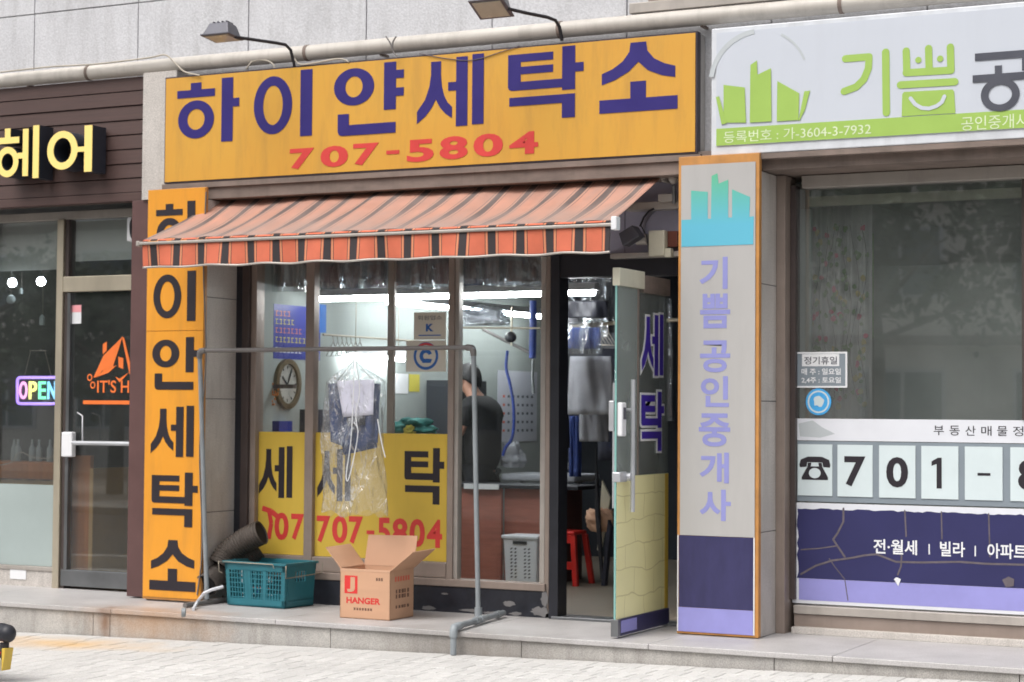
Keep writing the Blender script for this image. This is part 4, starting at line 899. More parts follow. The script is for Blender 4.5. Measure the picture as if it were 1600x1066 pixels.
a_ = PZ(452, 469, za); lamp_row(Vector((-2.05, a_.y, za)), Vector((P(933, 459, a_.y).x, a_.y, za)), 'long fluorescent light running parallel to the shop window')
lamp_row(PZ(603, 472, 2.16), PZ(885, 499, 2.16), 'fluorescent light running back into the laundry towards the rear wall')
lamp_row(PX(545, 556, -2.05), PX(632, 562, -2.05), 'short tube added low on the left wall for a reflected light row', .03)  # glowing tube added in place of a reflected row of light
# clock, poster, notes on the left wall
WX = IX0
wf = lambda l, tp, r, b, x=WX: (PX(l, (tp+b)/2, x).y, PX(r, (tp+b)/2, x).y, PX((l+r)/2, b, x).z, PX((l+r)/2, tp, x).z)
def wfr(l, tp, r, b, x=WX):
    y0, y1, z0, z1 = wf(l, tp, r, b, x); return Frame((x, y0, z0), (0, y1-y0, 0), (0, 0, z1-z0), (1, 0, 0))
fr = wfr(427, 561, 466, 639); t = thing('wall_clock', 'round bronze rimmed clock on the left wall of the laundry', 'clock', fr.at(.5, 0))
obj('rim', MB().ring(.5, .5, .5, .5, .38, .4, fr, .03), M['clockrim'], t); obj('face', MB().ring(.5, .5, .39, .41, .001, .001, fr, .012), M['clock'], t)
obj('hand', MB().prism([(.5, .5), (.3, .66), (.28, .62), (.48, .46)], fr, .003, .014), M['black'], t); obj('hand', MB().prism([(.5, .5), (.48, .5), (.62, .78), (.66, .76)], fr, .003, .018), M['black'], t)
for k in range(12):
    a = k*math.pi/6; c, s = math.cos(a), math.sin(a); obj('hour_mark', MB().prism([(.5+.36*c-.012*s, .5+.36*s+.012*c), (.5+.3*c-.012*s, .5+.3*s+.012*c), (.5+.3*c+.012*s, .5+.3*s-.012*c), (.5+.36*c+.012*s, .5+.36*s-.012*c)], fr, .002, .0125), M['black'], t)
fr = wfr(427, 478, 500, 562); t = thing('blue_poster', 'blue poster with yellow and orange lines on the left laundry wall', 'poster', fr.at(.5, 0))
obj('sheet', MB().fbox(fr, 0, 1, 0, 1, 0, .003), M['poster'], t)
for r_, (z, w_, m) in enumerate(((.84, .36, 'posterO'), (.69, .42, 'posterY'), (.53, .62, 'posterO'), (.36, .64, 'posterY'), (.17, .6, 'white'))):
    n_ = int(w_/.08)
    for k in range(n_):
        x = .04+k*.082; obj('mark', MB().fbox(fr, x, x+.05, z+.025, z+.04, .0032, .004).fbox(fr, x+.008+.02*(k % 2), x+.02+.02*(k % 2), z-.04, z+.024, .0032, .004).fbox(fr, x, x+.055, z-.055, z-.041, .0032, .004), M[m], t)
for nm, lab, (l, tp, r, b), m in (('note', 'small white note on the wall right of the hanging garment', (615, 584, 637, 615), 'white'), ('note', 'small yellow green note beside the white note', (639, 585, 655, 612), 'posterY'), ('calendar_page', 'narrow blue sheet hanging on the laundry wall', (499, 476, 509, 520), 'noticeblue')):
    fr = wfr(l, tp, r, b); o = obj(nm, MB().fbox(fr, 0, 1, 0, 1, 0, .004), M[m]); tag(o, lab, 'note')
# calendar
fr = wfr(777, 580, 838, 690); t = thing('wall_calendar', 'large white calendar hanging behind the person in black', 'calendar', fr.at(.5, 0))
obj('sheet', MB().fbox(fr, 0, 1, 0, 1, .0, .006), M['calendar'], t)
for r_ in range(5):
    for c_ in range(7): obj('date_mark', MB().fbox(fr, .12+c_*.12, .17+c_*.12, .62-r_*.12, .655-r_*.12, .0065, .008), M['cardpink' if c_ == 0 else 'darkgrey'], t)
# dark cabinet zone & upper dark storage along left wall
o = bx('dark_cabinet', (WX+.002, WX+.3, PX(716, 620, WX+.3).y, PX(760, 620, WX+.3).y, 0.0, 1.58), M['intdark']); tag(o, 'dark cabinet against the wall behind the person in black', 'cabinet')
o = obj('wall_box', MB().box(WX+.002, WX+.06, *wf(425, 658, 446, 674), ), M['poster']); tag(o, 'small dark blue box on the sill left inside the laundry window', 'box')
o = obj('control_box', MB().box(WX+.002, WX+.12, *wf(468, 640, 510, 676)), M['darkcloth']); tag(o, 'dark box on the wall behind the second pane', 'box')
# shelf arm & brown wood rail in pane 1
o = thing('wall_shelf', 'small dark shelf with a dried flower bunch left of the clock', 'shelf', P(420, 602, .3))
obj('board', MB().box(P(403, 600, .3).x, P(458, 602, .3).x, .3, .34, P(420, 607, .3).z, P(420, 601, .3).z), M['aludark'], o)
mbf = MB()
random.seed(5)
for k in range(40):
    c_ = P(422+random.gauss(0, 6), 616+random.gauss(0, 7), .29); mbf.ball(c_, .008, .008, .01, 5, 4)
obj('dried_flowers', mbf, M['wood'], o, recalc=False)
# pipes/rails on the wall
o = obj('wall_rail', MB().tube([PX(505, 523, WX+.08), PX(690, 536, WX+.08)], .008, 8), M['wire']); tag(o, 'thin hanging rail with hooks along the left laundry wall', 'rail')
o = thing('hanger_bunch', 'bunch of grey hangers hooked on the wall rail', 'hangers', PX(530, 560, WX+.1))
for k in range(7):
    a = 520+k*7; obj('hanger', MB().tube([PX(a, 526, WX+.08), PX(a+1, 534, WX+.09), PX(a-10, 556, WX+.1), PX(a+9, 557, WX+.1), PX(a+1, 534, WX+.09)], .004, 5), M['pvcdark'], o)
# things on the worktop at the window
from mathutils import noise as NZ
def crumple(c, rx, ry, rz, seed, n=40, m=26):
    def fn(u, v):
        a = 2*math.pi*u; t_ = math.pi*v; d = Vector((math.sin(t_)*math.cos(a), math.sin(t_)*math.sin(a), math.cos(t_)))
        k = 1+.55*NZ.noise(d*1.6+Vector((seed*3.1, 0, 0)))+.35*abs(NZ.noise(d*4+Vector((0, seed, 0))))-.22*abs(NZ.noise(d*8.5+Vector((seed, 1, 0))))
        p = Vector((d.x*rx*k, d.y*ry*k, d.z*rz*k)); p.z = max(p.z, -rz*.75); return c+p
    return MB().grid(fn, n, m)
def lump(name, label, l, tp, r, b, Y, m, cat, n=26, seed=1):
    fr = pxwall(l, tp, r, b, Y); o = obj(name, crumple(fr.at(.5, .5), fr.u.x*.48, fr.u.x*.35, fr.v.z*.52, seed), M[m], recalc=False); tag(o, label, cat); return o
lump('teal_bundle', 'teal cloth bundle on the worktop behind the yellow film', 618, 655, 680, 680, .55, 'tealcloth', 'cloth', seed=2)
lump('yellow_cloth', 'small yellow cloth scrap in front of the teal bundle', 632, 664, 648, 680, .45, 'posterY', 'cloth', 8, seed=3)
o = bx('worktop', (-2.1, P(688, 700, .95).x, .3, .95, .98, 1.06), M['cardin']); tag(o, 'low brown worktop just inside the window left of the middle mullion', 'table')
# counter, ironing board
cf = PZ(716, 905).y
t = thing('counter', 'brown wooden counter with a dark top inside the laundry', 'counter', (-1.2, cf, 0))
zc_ = P(745, 762, cf).z
bx('front_panel', (-1.75, P(783, 830, cf).x, cf, cf+.03, 0, zc_), M['walnut'], t); bx('front_panel', (P(783, 830, cf).x+.002, P(862, 830, cf).x, cf+.05, cf+.08, 0, zc_), M['walnut'], t)
bx('top', (-1.78, P(905, 760, cf).x, cf-.03, cf+.42, zc_, zc_+.03), M['black'], t, bevel=.004)
bx('white_edge', (P(729, 760, cf).x, P(783, 760, cf).x, cf-.045, cf-.032, zc_-.01, zc_+.032), M['white'], t)
bx('side_panel', (P(862, 830, cf).x, P(862, 830, cf).x+.03, cf+.05, cf+.5, 0, zc_), M['walnutdark'], t)
t = thing('ironing_board', 'pale ironing table with crumpled cloth right of the person', 'ironing board', (-1.1, cf+.6, 0))
bx('board', (P(786, 745, cf+.5).x, P(902, 745, cf+.5).x, cf+.45, cf+.95, zc_+.04, zc_+.1), M['palecloth'], t, bevel=.02)
for x in (P(800, 745, cf+.5).x, P(890, 745, cf+.5).x): bx('leg', (x-.015, x+.015, cf+.68, cf+.71, 0, zc_+.04), M['steeldark'], t)
lump('crumpled_cloth', 'crumpled pale cloth lying on the ironing table', 783, 695, 818, 735, cf+.55, 'palecloth', 'cloth', 14, 4)
lump('dark_iron', 'dark iron standing at the right end of the ironing table', 885, 722, 905, 738, cf+.55, 'black', 'iron', 8, 6)
# laundry basket
t = thing('laundry_basket', 'white slotted plastic laundry basket in front of the counter', 'basket', PZ(812, 908, .0))
by = cf-.32; b0, b1 = P(786, 870, by).x, P(839, 870, by).x; zb0 = P(812, 911, by).z; zb1 = P(812, 837, by).z
zb0 = max(zb0, .004)
def ptaper(x0, x1, y0, y1, z0, z1, k): return MB().hexa([(x0+k, y0+k, z0), (x1-k, y0+k, z0), (x1-k, y1-k, z0), (x0+k, y1-k, z0), (x0, y0, z1), (x1, y0, z1), (x1, y1, z1), (x0, y1, z1)])
obj('body', ptaper(b0, b1, by, by+.24, zb0, zb1-.02, .012), M['basket'], t, bevel=.012)
bx('rim', (b0-.012, b1+.012, by-.012, by+.252, zb1-.025, zb1), M['basket'], t, bevel=.006)
fr = Frame((b0, by-.001, zb0), (b1-b0, 0, 0), (0, 0, zb1-zb0), (0, -1, 0))
obj('handle_slot', MB().fbox(fr, .3, .7, .82, .88, -.01, .006), M['holedark'], t)
for r_ in range(9):
    for c_ in (.2, .32, .6, .72):
        z = .1+r_*.075; obj('slot', MB().prism([(c_, z), (c_+.05, z+.0), (c_+.085, z+.035), (c_+.03, z+.035)], fr, .004, -.003-.012*(1-z)), M['darkgrey'], t)
# red stool
t = thing('red_stool', 'red plastic stool behind the doorway of the laundry', 'stool', PZ(893, 915))
sy = 2.3; s0, s1 = P(858, 870, sy).x, P(915, 870, sy).x; sz = P(893, 829, sy).z; sm_ = (s0+s1)/2; hw = (s1-s0)/2
bx('seat', (sm_-hw*.72, sm_+hw*.72, sy-.12, sy+.12, sz-.03, sz), M['redplastic'], t, bevel=.01)
for dx_ in (-1, 1):
    for dy in (-1, 1):
        q = []
        for z, k in ((0, 1), (sz-.03, .7)):
            cx, cy = sm_+dx_*hw*k*.92, sy+dy*.15*k; q += [(cx-.02, cy-.02, z), (cx+.02, cy-.02, z), (cx+.02, cy+.02, z), (cx-.02, cy+.02, z)]
        obj('leg', MB().hexa(q), M['redplastic'], t, bevel=.004)
bx('stretcher', (sm_-hw*.85, sm_+hw*.85, sy-.14, sy-.12, sz*.3, sz*.3+.06), M['redplastic'], t, bevel=.004); bx('skirt', (sm_-hw*.74, sm_+hw*.74, sy-.125, sy-.11, sz-.09, sz-.03), M['redplastic'], t)
# chairs and clutter by the door
lump('brown_bundle', 'pale brown cloth bundle hanging beside the open door', 916, 795, 955, 835, 1.6, 'cardin', 'cloth', 14, 8)
o = obj('yellow_folder', MB().prism([(0, 0), (.3, .0), (1, .75), (.35, 1)], pxwall(935, 750, 955, 860, 1.7), .02), M['cream']); tag(o, 'pale yellow folder leaning behind the open door', 'folder')
o = obj('umbrella_stick', MB().tube([P(931, 700, 1.5), P(934, 800, 1.5), P(941, 905, 1.5)], [.006, .022, .014], 8), M['black']); tag(o, 'folded black umbrella hanging by the doorway', 'umbrella')
o = obj('blue_bag', MB().prism([(0, 0), (.4, 0), (1, .9), (.7, 1)], pxwall(944, 812, 958, 915, 1.3), .05), M['darkcloth']); tag(o, 'dark bag by the doorway behind the glass door', 'bag')
# hanging clothes
def garment(l, tp, r, b, Y, m, label, film=True, seed=1, taper=0, cat='clothes', group='clothes hanging in the laundry', name='hanging_clothes'):
    t = thing(name, label, cat, P((l+r)/2, tp, Y), group)
    c = [(l+taper, tp), (r-taper, tp), (r, b), (l, b)]
    f1 = sheet_px(c, Y, 12, 10, .05, seed, .02, 10)
    obj('cloth', MB().grid(f1, 14, 10), M[m], t, solid=.01)
    if film:
        f2 = sheet_px([(l+taper-4, tp-8), (r-taper+4, tp-8), (r+3, b+8), (l-3, b+8)], Y-.1, 16, 12, .05, seed+20, .03, 14); obj('plastic_cover', MB().grid(f2, 18, 14), M['plasticfilm2'], t, recalc=False)
    return t
gs = [(430, 398, 475, 452, 'darkcloth', 'dark clothes in plastic hung at the top of the first pane'), (492, 398, 545, 446, 'maroon', 'maroon clothes in plastic at the top of the second pane'), (548, 398, 602, 440, 'darkcloth', 'dark clothes in plastic left of the thin mullion'), (614, 400, 655, 450, 'darkcloth', 'dark clothes in plastic right of the thin mullion'), (655, 398, 700, 448, 'maroon', 'dark red clothes in plastic beside the middle mullion'), (716, 398, 770, 440, 'darkcloth', 'dark clothes in plastic at the top left of the last pane'), (770, 398, 846, 444, 'black', 'black clothes in plastic at the top right of the last pane')]
for k, (l, tp, r, b, m, lab) in enumerate(gs): garment(l-6, tp-30, r+6, b-4, .35, m, lab, True, k)
garment(876, 470, 950, 497, 1.2, 'black', 'black clothes behind the light in the doorway', False, 30)
garment(882, 512, 938, 545, 1.1, 'bluecloth', 'folded blue clothes in plastic hung under the doorway rail', True, 31)
garment(886, 557, 960, 648, 1.3, 'greycloth', 'grey trousers folded over a hanger in the doorway', False, 32, 5)
garment(906, 640, 951, 690, 1.5, 'palecloth', 'paler grey trouser end below the folded grey trousers', False, 33)
garment(890, 650, 908, 745, 1.9, 'bluecloth', 'long blue garment hanging left of the pale trousers', False, 34)
garment(935, 545, 1040, 720, 2.4, 'darkcloth', 'row of dark clothes hanging far back behind the glass door', False, 35)
garment(850, 430, 1020, 640, 4.3, 'black', 'wide black row of clothes along the rear wall of the laundry', False, 36)
more = [(420, 404, 470, 446, 1.0, 'black'), (500, 404, 560, 452, 1.1, 'darkcloth'), (570, 402, 640, 455, 1.2, 'maroon'), (640, 402, 700, 440, 1.3, 'black'), (712, 402, 760, 456, 1.0, 'bluecloth'), (756, 402, 815, 452, 1.2, 'greycloth'), (800, 402, 850, 456, 1.5, 'darkcloth'), (868, 436, 905, 470, 2.2, 'darkcloth'), (905, 436, 960, 520, 2.6, 'black')]
ml = ['black clothes hung behind the clothes of the first pane', 'dark clothes hung further back in the second pane', 'dark red clothes hung back between second and third pane', 'black clothes hung back beside the middle mullion', 'blue clothes hung under the ceiling above the person', 'grey clothes hung under the ceiling of the last pane', 'dark clothes hung back at the right of the last pane', 'dark clothes hung above the light in the doorway', 'black clothes hung deep in the top right of the doorway']
for k, ((l, tp, r, b, Y, m), lab) in enumerate(zip(more, ml)): garment(l, tp-25, r, b, Y, m, lab, True, 50+k, 4)
for k, (l, tp, r, b, Y, m, lab) in enumerate([(962, 470, 990, 640, 1.9, 'greycloth', 'grey coat hanging behind the left part of the glass door'), (988, 480, 1015, 660, 2.0, 'darkcloth', 'dark coat hanging behind the middle of the glass door'), (1012, 475, 1050, 650, 2.1, 'maroon', 'dark red coat hanging behind the right part of the glass door'), (872, 560, 890, 700, 1.6, 'black', 'narrow black garment at the left edge of the doorway')]): garment(l, tp, r, b, Y, m, lab, k % 2 == 0, 70+k, 5)
o = obj('clothes_rail', MB().tube([P(868, 512, 1.3), P(960, 505, 1.3), P(1060, 500, 1.3)], .014, 10), M['steel']); tag(o, 'steel clothes rail crossing the doorway', 'rail')
o = obj('clothes_rail', MB().tube([P(700, 512, 1.6), P(845, 513, 1.6)], .008, 8), M['wire']); tag(o, 'thin rail seen through the last window pane', 'rail')
t = thing('wire_hangers', 'empty wire hangers on the steel doorway rail', 'hangers', P(920, 510, 1.3))
for k in range(6):
    a = 925+k*5; obj('hanger', MB().tube([P(a, 508, 1.3), P(a+1, 520, 1.3), P(a-14, 538, 1.32), P(a+13, 540, 1.28), P(a+1, 520, 1.3)], .0025, 5), M['wire'], t)
t = thing('wrapped_bolster', 'long plastic wrapped bundle lying on the rail in the last pane', 'clothes', P(760, 505, 1.7))
fb_ = P(753, 496, 1.7); obj('bundle', crumple(fb_, .2, .09, .085, 5, 60, 40), M['plasticfilm2'], t, recalc=False)
obj('filling', crumple(fb_, .17, .06, .055, 7), M['calendar'], t, recalc=False)
# steam hose and pole
t = thing('steam_hose', 'bright blue steam hose curving down behind the person', 'hose', P(795, 560, 2.6))
obj('hose', MB().tube(sm([(793, 548), (791, 575), (797, 600), (802, 630), (803, 660), (800, 685), (790, 700), (786, 712)], 2.6), .0125, 10), M['bluehose'], t)
obj('hose', MB().tube(sm([(833, 470), (833, 510), (832, 560)], 2.6), .03, 10), M['bluehose'], t)
obj('valve', MB().ball(P(798, 527, 2.6), .05, .04, .045), M['black'], t); obj('pole', MB().tube([P(800, 480, 2.6), P(799, 540, 2.6)], .008, 8), M['steel'], t)
obj('chain', MB().tube(sm([(833, 562), (832, 590), (834, 615)], 2.6), .012, 8), M['steeldark'], t)
o = obj('slanted_strut', MB().tube([P(755, 515, 2.9), P(835, 555, 2.9)], .014, 8), M['pvcdark']); tag(o, 'grey strut slanting across the last pane behind the rail', 'strut')
o = obj('light_panel', MB().box(*[v for v in (P(718, 545, 4.0).x, P(752, 545, 4.0).x, 4.0, 4.1, P(735, 556, 4.0).z, P(735, 546, 4.0).z)]), M['calendar']); tag(o, 'pale shelf edge above the head of the person', 'shelf')

# ------------------------------------------------------------ person
def skin_mesh(name, verts, edges, m, parent, root=0, sub=2):
    me = bpy.data.meshes.new(name); me.from_pydata([v[:3] for v in verts], edges, []); o = bpy.data.objects.new(name, me); COL.objects.link(o)
    o.modifiers.new('s', 'SKIN')
    if not me.skin_vertices: me.attributes.new if False else None
    sk = me.skin_vertices[0].data if me.skin_vertices else None
    if sk is None:
        bm = bmesh.new(); bm.from_mesh(me); bm.verts.layers.skin.verify(); bm.to_mesh(me); bm.free(); sk = me.skin_vertices[0].data
    for i, v in enumerate(verts):
        r = v[3]; sk[i].radius = (r, v[4] if len(v) > 4 else r); sk[i].use_root = (i == root)
    sb = o.modifiers.new('d', 'SUBSURF'); sb.levels = sub; sb.render_levels = sub
    dg = bpy.context.evaluated_depsgraph_get(); m2 = bpy.data.meshes.new_from_object(o.evaluated_get(dg)); bpy.data.objects.remove(o)
    for p in m2.polygons: p.use_smooth = True
    m2.materials.clear(); m2.materials.append(m); o = bpy.data.objects.new(name, m2); COL.objects.link(o); WL[o] = WL[parent].copy(); o.parent = parent; o.location = (0, 0, 0)
    return o
PYY = 2.7; pc = P(752, 700, PYY); pe = thing('person', 'person in a black tee bent over the counter, facing left', 'person', (pc.x-.015, PYY, 0))
# local coordinates: x towards photo right, the person faces -x and a little away
V = [(0.02, 0, .93, .10, .09), (0.03, 0, 1.08, .11, .09), (0.02, 0, 1.24, .11, .09), (-.02, 0, 1.37, .07, .07), (-.055, 0, 1.47, .05, .05), (-.115, -.0, 1.535, .083, .073), (-.14, 0, 1.60, .085, .075),
     (-.02, -.17, 1.36, .058), (-.08, -.22, 1.13, .042), (-.28, -.16, 1.06, .032), (-.34, -.14, 1.05, .03),
     (-.02, .17, 1.36, .058), (-.08, .22, 1.13, .042), (-.28, .16, 1.06, .032), (-.34, .14, 1.05, .03),
     (.02, -.09, .84, .085), (.01, -.1, .48, .055), (.03, -.1, .08, .042), (-.12, -.11, .04, .035),
     (.02, .09, .84, .085), (.01, .1, .48, .055), (.03, .1, .08, .042), (-.12, .11, .04, .035)]
Ed = [(0, 1), (1, 2), (2, 3), (3, 4), (4, 5), (5, 6), (3, 7), (7, 8), (8, 9), (9, 10), (3, 11), (11, 12), (12, 13), (13, 14), (0, 15), (15, 16), (16, 17), (17, 18), (0, 19), (19, 20), (20, 21), (21, 22)]
for s in (-.14, .14):      # fingers and thumb of each hand
    b = 10 if s < 0 else 14
    for k, (dy, ln) in enumerate(((-.024, .045), (-.008, .055), (.008, .052), (.024, .04))):
        i = len(V); V += [(-.375, s+dy, 1.045, .010), (-.375-ln, s+dy*1.1, 1.02, .0075)]; Ed += [(b, i), (i, i+1)]
    i = len(V); V += [(-.345, s-.035 if s > 0 else s+.035, 1.03, .010), (-.375, s-.045 if s > 0 else s+.045, 1.01, .008)]; Ed += [(b, i), (i, i+1)]
body = skin_mesh('body', V, Ed, M['skin'], pe)
shirt = skin_mesh('tee_shirt', [(0.02, 0, .80, .2, .165), (0.035, 0, 1.08, .19, .15), (0.03, 0, 1.26, .2, .16), (.0, 0, 1.39, .15, .14), (-.035, 0, 1.46, .08, .08), (-.02, -.18, 1.36, .078), (-.06, -.215, 1.2, .07), (-.02, .18, 1.36, .078), (-.06, .215, 1.2, .07)], [(0, 1), (1, 2), (2, 3), (3, 4), (3, 5), (5, 6), (3, 7), (7, 8)], M['tee'], pe)
skin_mesh('trousers', [(0.02, 0, .95, .165, .13), (.02, -.09, .82, .105), (.01, -.1, .48, .075), (.03, -.1, .09, .06), (.02, .09, .82, .105), (.01, .1, .48, .075), (.03, .1, .09, .06)], [(0, 1), (1, 2), (2, 3), (0, 4), (4, 5), (5, 6)], M['trouser'], pe)
hx = WL[pe]+Vector((-.11, 0, 1.61))
def hairf(u, v):
    a = 2*math.pi*u; tt = v*math.pi*.62; r = 1+.03*math.sin(a*9)*math.sin(tt)
    return hx+Vector((.012+.1*r*math.sin(tt)*math.cos(a), .088*r*math.sin(tt)*math.sin(a), .1*math.cos(tt)+.01-.06*max(0, math.cos(a))*v**2))
obj('hair', MB().grid(hairf, 28, 14), M['hair'], pe, recalc=False, solid=.008)
h0 = WL[pe]+Vector((-.14, 0, 1.565))
obj('nose', MB().ball(h0+Vector((-.088, 0, -.005)), .018, .014, .022, 8, 6), M['skin'], pe)
for s in (-1, 1): obj('ear', MB().ball(h0+Vector((.012, s*.078, .0)), .018, .008, .03, 8, 6), M['skin'], pe); obj('eye', MB().ball(h0+Vector((-.075, s*.03, .02)), .008, .01, .007, 8, 6), M['hair'], pe)
obj('mouth', MB().ball(h0+Vector((-.078, 0, -.045)), .006, .02, .005, 8, 6), M['cardpink'], pe)

# ------------------------------------------------------------ hair shop on the left
HX1 = P(212, 500, -.2).x
fs = thing('hair_shop_front', 'brown boarded hair shop front with steel framed glass', 'shopfront', (-4.2, 0, 0))
zF0, zF1 = 2.83, 3.69
nb = 8
for k in range(nb):
    h_ = (zF1-zF0-.03)/nb; z0 = zF0+.03+k*h_; p = random.uniform(0, .004)
    MBb = MB().hexa([(-8.5, -.24-p, z0+.004), (P(236, 250, -.24).x-.006, -.24-p, z0+.004), (P(236, 250, -.24).x-.006, -.15, z0+.004), (-8.5, -.15, z0+.004), (-8.5, -.233-p, z0+h_-.002), (P(236, 250, -.24).x-.006, -.233-p, z0+h_-.002), (P(236, 250, -.24).x-.006, -.15, z0+h_-.002), (-8.5, -.15, z0+h_-.002)])
    obj('board', MBb, M['siding'], fs, bevel=.002)
bx('fascia_edge', (-8.5, HX1+.1, -.25, -.15, zF0-.03, zF0+.03), M['siding'], fs, bevel=.004)
bx('corner_post', (HX1, P(233, 600, -.26).x, -.26, -.12, .01, 2.80), M['post'], fs, bevel=.004)
bx('corner_strip', (HX1+.24, HX1+.26, -.27, -.2, 2.84, 3.69), M['post'], fs)
# frames
hx = lambda a, Y=.08: P(a, 600, Y).x
bx('head_rail', (-8.5, HX1+.1, .06, .14, 2.73, 2.79), M['alulight'], fs, bevel=.003)
bx('steel_mullion', (hx(91), hx(101), .04, .15, .0, 2.729), M['steel'], fs, bevel=.004)
bx('mullion', (hx(102), hx(107), .06, .14, .0, 2.729), M['aludark'], fs)
bx('mullion', (hx(-200), hx(-190), .04, .15, .0, 2.729), M['steel'], fs, bevel=.004)
bx('transom_bar', (hx(102), HX1+.15, .035, .11, P(150, 455, .035).z, P(150, 431, .035).z), M['steel'], fs, bevel=.004)
zb0_ = P(40, 884, .08).z
bx('bottom_rail', (-8.5, hx(91), .05, .14, zb0_-.03, zb0_), M['alulight'], fs, bevel=.003)
bx('base', (-8.5, hx(91)-.003, .06, .15, 0, zb0_-.031), M['granite'], fs)
fr = pxwall(16, 884, 41, 905, .058); obj('number_plate', MB().fbox(fr, 0, 1, 0, 1, 0, .003), M['white'], fs)
bx('pane', (-8.5, hx(91), .1, .106, zb0_, 2.73), M['glassH'], fs)
bx('pane', (hx(107), HX1+.2, .09, .096, P(150, 431, .035).z, 2.73), M['glassH'], fs)
zfz = P(40, 757, .08).z
bx('frosted_film', (-8.5, hx(91)-.005, .093, .0985, zb0_+.002, zfz), M['frost'], fs)
# blind-like pale band at the top seen inside (ceiling soffit)
# door
hd = P(150, 900, .06)
door = bx('door', (hx(108), HX1+.12, .075, .081, .12, P(150, 456, .04).z), M['glassH'], fs)
bx('door_rail', (hx(103), HX1+.13, .05, .1, .02, P(150, 893, .05).z), M['steeldark'], door, bevel=.003)
bx('door_stile', (hx(103, .05), hx(108, .05), .05, .1, P(150, 893, .05).z+.001, P(150, 456, .04).z-.001), M['steeldark'], door, bevel=.003)
lk = pxwall(98, 675, 115, 714, .02); obj('lock', MB().fbox(lk, 0, 1, 0, 1, -.03, .02), M['white'], door, bevel=.01)
pbz = P(160, 693, -.02).z; obj('push_bar', MB().tube([(hx(115, -.02), -.02, pbz), (hx(212, -.02), -.02, pbz)], .016, 12), M['chrome'], door)
obj('push_bar', MB().tube([P(129, 690, -.02), P(129, 650, -.02), P(121, 645, -.0)], .006, 8), M['chrome'], door)
fr = pxwall(105, 477, 127, 506, .074); obj('sticker', MB().fbox(fr, 0, 1, 0, 1, 0, .001), M['white'], door); obj('sticker_band', MB().fbox(fr, 0, 1, .62, 1, .001, .0018), M['pinksticker'], door)
fr = pxwall(105, 500, 220, 660, .074); W_, H_ = 115, 160
lg = lambda pts: [((x-105)/W_, 1-(y-500)/H_) for x, y in pts]
mb = MB()
for pts in ([(147, 590), (162, 556), (191, 527), (186, 545), (177, 573), (160, 580), (152, 590)], [(161, 538), (167, 534), (167, 548), (161, 554)], [(190, 526), (194, 529), (208, 585), (203, 585)], [(185, 558), (193, 560), (193, 577), (186, 574)], [(150, 590), (165, 577), (183, 571), (170, 583)], [(181, 589), (188, 598), (202, 582), (188, 592)]):
    mb.prism(lg(pts)[::-1], fr, .001, .0005)
obj('house_logo', mb, M['orangelogo'], door)
obj('lettering', text(MB(), "IT'S HAIR", pxwall(152, 594, 236, 614, .074), .001, .0005, bold=.01), M['orangelogo'], door)
mb = MB(); cc_ = (135, 593); 
for c_ in ((141, 590), (146, 602)): mb.ring((c_[0]-105)/W_, 1-(c_[1]-500)/H_, .035, .035, .022, .022, fr, .001, .0005)
obj('scissors_mark', mb, M['orangelogo'], door)
obj('underline', MB().fbox(pxwall(130, 626, 232, 632, .074), 0, 1, 0, 1, .0005, .0015), M['orangelogo'], door)
# letters on the fascia
sg = thing('channel_letters', 'deep yellow faced Korean letters standing off the brown fascia boards', 'sign', P(75, 280, -.4))
for ch, l, tp, r, b in (('헤', -6, 198, 60, 280), ('어', 73, 198, 143, 270)):
    fr = pxwall(l, tp, r, b, -.42); obj('letter', glyph(MB(), ch, fr, .15, -.16), M['letterside'], sg); obj('letter_face', glyph(MB(), ch, fr, .004, -.009), M['letteryellow'], sg)
bx('letter_rail', (P(-6, 240, -.25).x, P(146, 240, -.25).x, -.262, -.246, 3.2, 3.22), M['letterside'], sg)
# inside the hair shop
st('floor', (-8.5, -2.9, .1, 3.4, -.1, .001), M['intfloor']); st('ceiling', (-8.5, -2.3, .16, 3.4, 2.8, 2.9), M['intceil'])
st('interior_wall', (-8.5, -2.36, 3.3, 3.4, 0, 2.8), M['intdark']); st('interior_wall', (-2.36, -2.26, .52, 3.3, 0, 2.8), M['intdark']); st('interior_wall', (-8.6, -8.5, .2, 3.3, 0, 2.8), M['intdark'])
o = bx('roller_blind', (-8.4, hx(90), .125, .135, P(45, 424, .2).z, 2.74), M['frost2']); tag(o, 'grey green roller blind half lowered behind the hair shop window', 'blind')
o = bx('door_blind', (hx(109), -2.95, .125, .135, P(150, 409, .2).z, 2.72), M['frost2']); tag(o, 'grey blind behind the fanlight over the hair shop door', 'blind')
t = thing('open_neon_sign', 'glowing neon OPEN sign with a violet outline in the hair shop window', 'sign', P(58, 630, .16))
NY = .17
def rr(l, tp, r, b, rad=5):
    pts = []
    for cx, cy, a0 in ((r-rad, tp+rad, -90), (r-rad, b-rad, 0), (l+rad, b-rad, 90), (l+rad, tp+rad, 180)):
        for k in range(5): a = math.radians(a0+k*22.5); pts.append(P(cx+rad*math.cos(a), cy+rad*math.sin(a), NY))
    return pts+[pts[0]]
obj('backing', MB().fbox(pxwall(27, 590, 93, 631, NY+.02), 0, 1, 0, 1, -.004, 0), M['black'], t)
obj('neon_frame', MB().tube(rr(27, 590, 93, 631), .011, 8, cap=False), M['neonV'], t)
for ch, l, r, m in (('O', 31, 43, 'neonP'), ('P', 46, 58, 'neonY'), ('E', 61, 72, 'neonG'), ('N', 75, 88, 'neonB')):
    obj('neon_letter', text(MB(), ch, pxwall(l, 596, r, 624, NY), .01, 0, bold=.015), M[m], t)
for a, b in (((38, 588), (48, 548)), ((80, 588), (70, 548))): obj('chain', MB().tube([P(*a, NY), P(*b, NY)], .003, 5), M['wire'], t)
